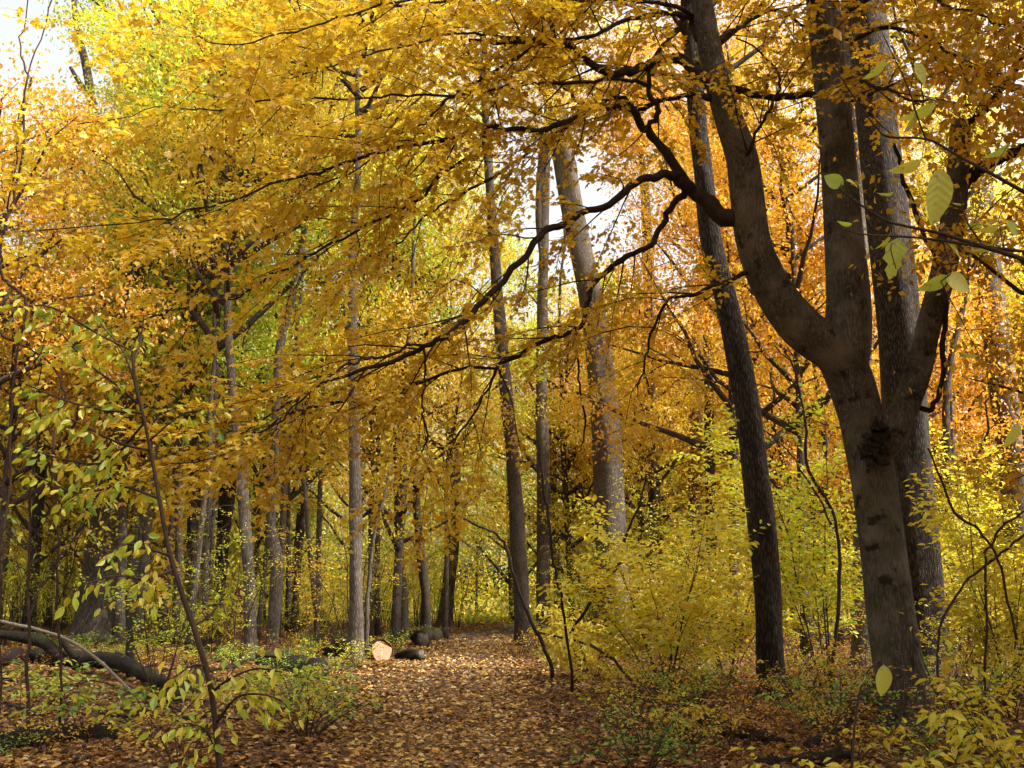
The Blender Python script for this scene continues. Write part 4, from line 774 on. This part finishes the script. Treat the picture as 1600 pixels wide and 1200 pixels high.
def big_leaf_mat():
    m = leaf_mat('large_leaf', [(0, (.66, .60, .10)), (1, (.42, .55, .07))], .45, per_object=True, gloss=.08)
    nt = m.node_tree; n, l = nt.nodes, nt.links
    tc = n.new('ShaderNodeTexCoord'); sep = n.new('ShaderNodeSeparateXYZ'); l.new(tc.outputs['Object'], sep.inputs[0])
    ab = n.new('ShaderNodeMath'); ab.operation = 'ABSOLUTE'; l.new(sep.outputs['Y'], ab.inputs[0])
    v = n.new('ShaderNodeMath'); v.operation = 'MULTIPLY_ADD'; v.inputs[1].default_value = -.7; l.new(ab.outputs[0], v.inputs[0]); l.new(sep.outputs['X'], v.inputs[2])
    sn = n.new('ShaderNodeMath'); sn.operation = 'MULTIPLY'; sn.inputs[1].default_value = 48; l.new(v.outputs[0], sn.inputs[0])
    si = n.new('ShaderNodeMath'); si.operation = 'SINE'; l.new(sn.outputs[0], si.inputs[0])
    bp = n.new('ShaderNodeBump'); bp.inputs['Strength'].default_value = .12; bp.inputs['Distance'].default_value = .02; l.new(si.outputs[0], bp.inputs['Height'])
    sp = n.new('ShaderNodeTexNoise'); sp.inputs['Scale'].default_value = 9; sp.inputs['Detail'].default_value = 4; l.new(tc.outputs['Object'], sp.inputs['Vector'])
    mr = n.new('ShaderNodeMapRange'); mr.inputs['From Min'].default_value = .62; mr.inputs['From Max'].default_value = .70; mr.inputs['To Max'].default_value = .8; l.new(sp.outputs['Fac'], mr.inputs['Value'])
    cr = [q for q in n if q.type == 'VALTORGB'][0]; mm = n.new('ShaderNodeMix'); mm.data_type = 'RGBA'; l.new(mr.outputs[0], mm.inputs['Factor']); l.new(cr.outputs['Color'], mm.inputs[6]); mm.inputs[7].default_value = (.30, .19, .05, 1)
    for lk in [k_ for k_ in l if k_.from_node == cr and k_.to_node != mm]: l.new(mm.outputs[2], lk.to_socket)
    for q in n:
        if q.type in ('BSDF_DIFFUSE', 'BSDF_GLOSSY'): l.new(bp.outputs[0], q.inputs['Normal'])
    return m
BIGLEAF = big_leaf_mat(); BL = [big_leaf_mesh('leaf', False, c) for c in (.05, .2, .35)]; BLR = big_leaf_mesh('leaf', True, .1)
def overhanging():
    r = np.random.RandomState(81); Y = 2.7; f = at(1720, 700, Y + .2)
    t = thing('sapling', 'young tree whose bare twigs carry large lime yellow leaves across the oak trunk', 'sapling', (f[0], f[1], float(gz(f[0], f[1])))); org = np.array(t.location)
    u = np.linspace(0, 1, 9)[:, None]; P = np.array([f[0], f[1], org[2] - .05]) + u * np.array([.05, .1, 3.6]) + np.cumsum(r.normal(0, .015, (9, 3)), 0)
    a = MB(); tube(a, P - org, np.linspace(.018, .008, 9), 10, .05, r=r); a.build('stem', BK['twig'], t)
    TW = []
    def hook(z): i = int(np.argmin(abs(P[:, 2] - z))); return P[i]
    for pts in ([(1310, 295, 3), (1375, 340, 4), (1410, 352, 5), (1440, 358, 5), (1475, 366, 6), (1520, 380, 7), (1600, 405, 9)], [(1298, 354, 2), (1355, 367, 3), (1400, 369, 4), (1450, 373, 4), (1520, 383, 5), (1600, 393, 6)],
                [(1305, 108, 2), (1340, 160, 3), (1370, 200, 3), (1390, 214, 4), (1450, 218, 4), (1500, 245, 5), (1550, 272, 6), (1600, 300, 7)], [(1380, 55, 2), (1402, 100, 2), (1420, 140, 3), (1432, 178, 3), (1446, 217, 3)],
                [(1345, 265, 2), (1362, 252, 2), (1385, 217, 2)], [(1500, 300, 2), (1508, 340, 2), (1530, 376, 3), (1535, 384, 3)], [(1400, 420, 2), (1392, 388, 2), (1400, 369, 2)], [(1470, 440, 2), (1486, 425, 2), (1480, 400, 2), (1470, 368, 3)]):
        Q, q = traced(pts, Y, n=5)
        if pts[-1][0] >= 1600:
            h = hook(Q[-1][2] - .12); Q = np.vstack([Q, (Q[-1] + h) / 2 + [0, 0, -.02], h]); q = np.concatenate([q, [q[-1] * 1.1, q[-1] * 1.15]])
        a = MB(); tube(a, Q - org, q, 6, .06, r=r); a.build('twig', BK['twig'], t); TW.append(Q)
    TWP = np.vstack(TW)
    for (x, y, L, ang, ti, w, m) in ((1318, 290, 34, 150, .3, 1.3, 0), (1322, 282, 24, -20, .9, 1.0, 1), (1440, 250, 50, 205, .8, .9, 1), (1468, 262, 92, -93, .2, .95, 0), (1384, 92, 46, 230, 1.0, .9, 1), (1428, 98, 40, -55, .4, 1.1, 0), (1462, 160, 60, 212, .9, .8, 1), (1432, 178, 34, 240, .7, .9, 0), (1578, 222, 44, 225, .9, .8, 2),
                                     (1332, 350, 24, 178, 1.1, .9, 1), (1392, 362, 34, 245, 1.0, .8, 2), (1402, 372, 66, -95, .2, 1.2, 3), (1480, 430, 48, 215, .6, 1.1, 1), (1476, 432, 52, -25, .3, 1.15, 0), (1478, 378, 40, -38, .9, .8, 1), (1562, 352, 34, 200, .8, .9, 1), (1572, 348, 30, -40, .4, 1.2, 0), (1556, 378, 38, 215, .9, .8, 2), (1536, 350, 26, 190, 1.0, .8, 1), (1508, 318, 22, 185, 1.2, .5, 1), (1398, 300, 24, 200, 1.1, .7, 2), (1590, 660, 46, 250, .5, 1.1, 0), (1530, 555, 30, 180, 1.1, .6, 1)):
        leaf_part(t, x, y, Y, L, ang, ti, wide=w, org=org, mesh=BLR if m == 3 else BL[m])
        b = at(x, y, Y); h = TWP[np.argmin(((TWP - b) ** 2).sum(1))]; a = MB()
        tube(a, np.array([h, (h + b) / 2 + [0, 0, .004], b]) - org, [.0016, .0012, .0012], 5, r=r); a.build('leaf_stalk', BK['twig'], t)
overhanging()
def lone_leaf():
    Y = 4.2; r = np.random.RandomState(83); f = at(1330, 1400, Y)
    t = thing('seedling', 'thin curved seedling with one large bright green leaf in front of the maple foot', 'seedling', (f[0], f[1], float(gz(f[0], f[1])))); org = np.array(t.location)
    P, R = traced([(1330, 1400, 6), (1330, 1250, 5), (1334, 1150, 4), (1342, 1090, 4), (1352, 1056, 3), (1364, 1040, 3), (1374, 1033, 2), (1379, 1040, 2)], Y); P[0][2] = org[2] - .03
    a = MB(); tube(a, P - org, R, 7, r=r); a.build('stem', BK['twig'], t)
    leaf_part(t, 1380, 1038, Y, 53, -91, .08, wide=.95, org=org, mesh=BL[0]); leaf_part(t, 1352, 1052, Y, 26, 250, 1.2, wide=.7, org=org, mesh=BL[1])
lone_leaf()

# ------------------------------------------------------------------ fallen timber
def log(name, label, pts, mat='rotten', Y=None, forks=(), seed=1, amp=.2, sides=14, lift=None):
    r = np.random.RandomState(seed); Pm = []
    for q in pts:
        g = gp(q[0], q[1]) if Y is None else at(q[0], q[1], Y); z = float(gz(g[0], g[1])); rad = q[2] * .5 / F_PX * depth_of(g)
        Pm.append((g[0], g[1], (z + rad * .75 + (q[3] if len(q) > 3 else 0)) if Y is None else g[2], rad))
    A = np.array(Pm); t = thing(name, label, 'log' if 'log' in name else 'branch', (A[0][0], A[0][1], float(gz(A[0][0], A[0][1])))); org = np.array(t.location)
    A[1:-1, :3] += r.normal(0, 1, (len(A) - 2, 3)) * A[1:-1, 3:4] * np.array([.35, .5, .35]); S = spline(A[:, :3], 6); R = spline(np.stack([A[:, 3]] * 3, -1), 6)[:, 0]; mb = MB(); S = S + r.normal(0, .12, S.shape) * R[:, None]; tube(mb, S - org, np.clip(R * (1 + r.normal(0, .06, len(R))), .004, None), sides, amp, r=r, lump=2.2); mb.build('trunk' if 'log' in name else 'limb', BK[mat], t)
    Yc = A[:, 1].mean()
    for k, fk in enumerate(forks):
        Q, q = traced(fk, Yc); mb = MB(); tube(mb, Q - org, q, 9, .1, r=r); mb.build('branch', BK[mat], t)
    return t
log('fallen_limb', 'long crooked dark limb lying on the leaves beneath the pale beech', [(-60, 1066, 18), (0, 1062, 20, .25), (40, 1054, 22, .32), (80, 1058, 22, .18), (120, 1062, 24, .22), (160, 1064, 22, .14), (205, 1072, 23, .2), (250, 1078, 20, .08), (300, 1086, 16)], seed=1, forks=[[(95, 1030, 20), (70, 1005, 18), (30, 995, 15), (-10, 990, 12)], [(205, 1060, 16, -.1), (203, 1020, 14), (205, 990, 11), (204, 978, 6)], [(120, 1030, 12), (100, 1005, 10), (90, 985, 6)]])
log('fallen_log', 'short dark log tilted against the crooked fallen limb', [(262, 1098, 26), (285, 1088, 28, .05), (312, 1074, 26, .1)], seed=2)
log('fallen_log', 'decaying mossy log half buried in leaves at the wood edge', [(-40, 1192, 40), (40, 1186, 38), (100, 1178, 34), (150, 1174, 26), (185, 1172, 16)], seed=3, amp=.16)
log('fallen_log', 'torn dark root end lying in front of the slender sunlit trunks', [(408, 1042, 20), (440, 1046, 30), (470, 1054, 36), (492, 1062, 34)], seed=4, amp=.2, forks=[[(480, 1050, 16), (500, 1062, 12), (530, 1072, 8), (545, 1082, 4)], [(470, 1040, 12), (440, 1026, 8), (410, 1024, 5)]])
log('fallen_limb', 'thin bleached branch leaning down across the crooked fallen limb', [(0, 970, 5), (90, 995, 5), (150, 1030, 5), (215, 1090, 4)], 'dead', Y=13.2, seed=5, amp=.05, sides=7)
log('fallen_limb', 'dark broken limb on the leaves near the leaning oak foot', [(1040, 1140, 18), (1100, 1142, 20), (1160, 1158, 18), (1225, 1168, 12)], seed=6, forks=[[(1120, 1135, 8), (1150, 1120, 6), (1180, 1122, 3)]])
log('fallen_limb', 'thick dark limb propped against the foot of the maple', [(1260, 1175, 14), (1300, 1160, 18, .05), (1340, 1140, 18, .15), (1372, 1110, 12, .3)], seed=7)
log('fallen_limb', 'low dark limb lying among leaves in front of the maple', [(1180, 1197, 16), (1240, 1194, 20), (1300, 1192, 16), (1340, 1185, 8)], seed=8)
log('fallen_log', 'old dark log lying beside the path bend', [(655, 1003, 22), (676, 1000, 24), (698, 999, 22)], seed=9)
log('fallen_limb', 'grey dead limb leaning among stems past the leaning oak', [(1250, 1045, 6), (1290, 1020, 6, .4), (1335, 1000, 5, .8)], 'brown', seed=10, amp=.05, sides=7)
log('fallen_limb', 'small dark stick lying at the edge of the leafy path', [(130, 1120, 8), (180, 1113, 9), (240, 1116, 5)], seed=12, sides=8)
rk = np.random.RandomState(140)
for k in range(16):
    x0, y0 = rk.uniform(-20, 420), rk.uniform(1040, 1170); an = rk.uniform(-.5, .5); le = rk.uniform(60, 150); q = []
    for u in np.linspace(0, 1, 5): q.append((x0 + le * u, y0 + le * u * an * .5 + rk.normal(0, 4), rk.uniform(4, 8) * (1 - .6 * u), abs(rk.normal(0, .12))))
    st = log('fallen_stick', 'crooked dead stick lying among the leaves around the fallen limbs', q, 'rotten' if k % 3 else 'brown', seed=300 + k, amp=.12, sides=6); st['group'] = 'dead sticks on the forest floor'
def stump_snag():
    p = gp(368, 1005); z = float(gz(p[0], p[1])); r = np.random.RandomState(88)
    t = thing('tree_stump', 'short reddish broken stump behind the slender sunlit trunk', 'stump', (p[0], p[1], z)); org = np.array(t.location)
    P, R = traced([(368, 1010, 24), (369, 980, 20), (371, 950, 19), (374, 925, 12), (376, 918, 5)], p[1]); a = MB(); tube(a, P - org, R, 12, .15, r=r); a.build('trunk', BK['red'], t)
BK['red'] = bark_mat('bark_red_rot', (.06, .02, .010), (.22, .075, .035), .4, 1.5, bump=1.0)
stump_snag()

def wood_cut_mat():
    m, nt, n, l = new_mat('fresh_cut_wood')
    tc = n.new('ShaderNodeTexCoord'); wv = n.new('ShaderNodeTexWave'); wv.wave_type = 'RINGS'; wv.rings_direction = 'Z'; wv.inputs['Scale'].default_value = 9; wv.inputs['Distortion'].default_value = 5; wv.inputs['Detail'].default_value = 3
    l.new(tc.outputs['Object'], wv.inputs['Vector']); r_ = ramp(n, [(0, (.26, .12, .06)), (.5, (.44, .24, .14)), (1, (.54, .33, .21))]); l.new(wv.outputs['Fac'], r_.inputs['Fac'])
    bs = n.new('ShaderNodeBsdfPrincipled'); bs.inputs['Roughness'].default_value = .8; l.new(r_.outputs[0], bs.inputs['Base Color'])
    o = n.new('ShaderNodeOutputMaterial'); l.new(bs.outputs[0], o.inputs['Surface']); return m
CUT = wood_cut_mat()
def sawn_log():
    r = np.random.RandomState(91); g = gp(596, 1034); ax = np.array([.62, -.76, .06]); ax /= np.linalg.norm(ax)   # the sawn face looks at the path and the viewer
    rad = .28; z = float(gz(g[0], g[1])); c = np.array([g[0], g[1], z + rad * .9])
    t = thing('sawn_log', 'thick fallen log beside the path with a fresh pale sawn face', 'log', (c[0], c[1], z)); org = np.array(t.location)
    u = np.linspace(0, 1, 14)[:, None]; P = c - ax * 2.6 * (1 - u) ; P[:, 2] = c[2] - .02
    th = np.linspace(0, 2 * math.pi, 28, endpoint=False); rr = rad * (1 + .06 * np.sin(2 * th + 1) + .04 * np.sin(5 * th))
    s = np.cross(ax, [0, 0, 1]); s /= np.linalg.norm(s); v = np.cross(s, ax)
    ring = rr[:, None] * (np.cos(th)[:, None] * s + np.sin(th)[:, None] * v)
    mb = MB(); V = []; 
    for i in range(14): V.append(P[i] - org + ring * (1 + r.normal(0, .012, (28, 1))))
    V = np.vstack(V); i, j = np.meshgrid(np.arange(13), np.arange(28), indexing='ij'); q = np.stack([i * 28 + j, i * 28 + (j + 1) % 28, (i + 1) * 28 + (j + 1) % 28, (i + 1) * 28 + j], -1).reshape(-1, 4)
    mb.add(V, [q]); mb.build('bark', BK['rotten'], t)
    # sawn face in two steps: the deep cut and the hinge that tore
    def face(name, sel, off, mat, scale=.965):
        mb = MB(); pts = ring[sel] * scale + (P[-1] - org) + ax * off; back = pts - ax * .12; k = len(pts)
        mb.add(np.vstack([pts, back]), [np.array([list(range(k))]), np.array([[a, (a + 1) % k, (a + 1) % k + k, a + k] for a in range(k)])]); return mb.build(name, mat, t, smooth=False)
    # s points to the side; pick the arc away from the upper path-side corner
    up_right = [k for k in range(28) if not (1.2 < th[k] < 2.75)]
    face('sawn_face', up_right, .012, CUT); face('torn_hinge', list(range(28)), -.03, BK['red'], .93)
sawn_log()
def round_log(px, py, rad, label, seed, ax):
    r = np.random.RandomState(seed); g = gp(px, py); z = float(gz(g[0], g[1])); ax = np.array(ax) / np.linalg.norm(ax); c = np.array([g[0], g[1], z + rad * .85])
    t = thing('sawn_log', label, 'log', (g[0], g[1], z)); org = np.array(t.location)
    P = c + np.outer(np.linspace(-.45, .45, 8), ax); mb = MB(); tube(mb, P - org, rad * np.array([.8, 1, 1.05, 1, .97, 1, .98, .96]), 16, .22, r=r, lump=2); mb.build('bark', BK['rotten'], t)
    mb = MB(); tube(mb, np.array([c + ax * .43, c + ax * .458]) - org, [rad * .80, rad * .76], 16, .15, r=r); mb.build('sawn_face', BK['grey'], t)
round_log(640, 1032, .14, 'small weathered log round lying next to the fresh sawn log', 92, (.7, -.7, .1))
round_log(655, 1010, .26, 'weathered log round with pale rim among the green plants', 94, (.35, -.93, 0))
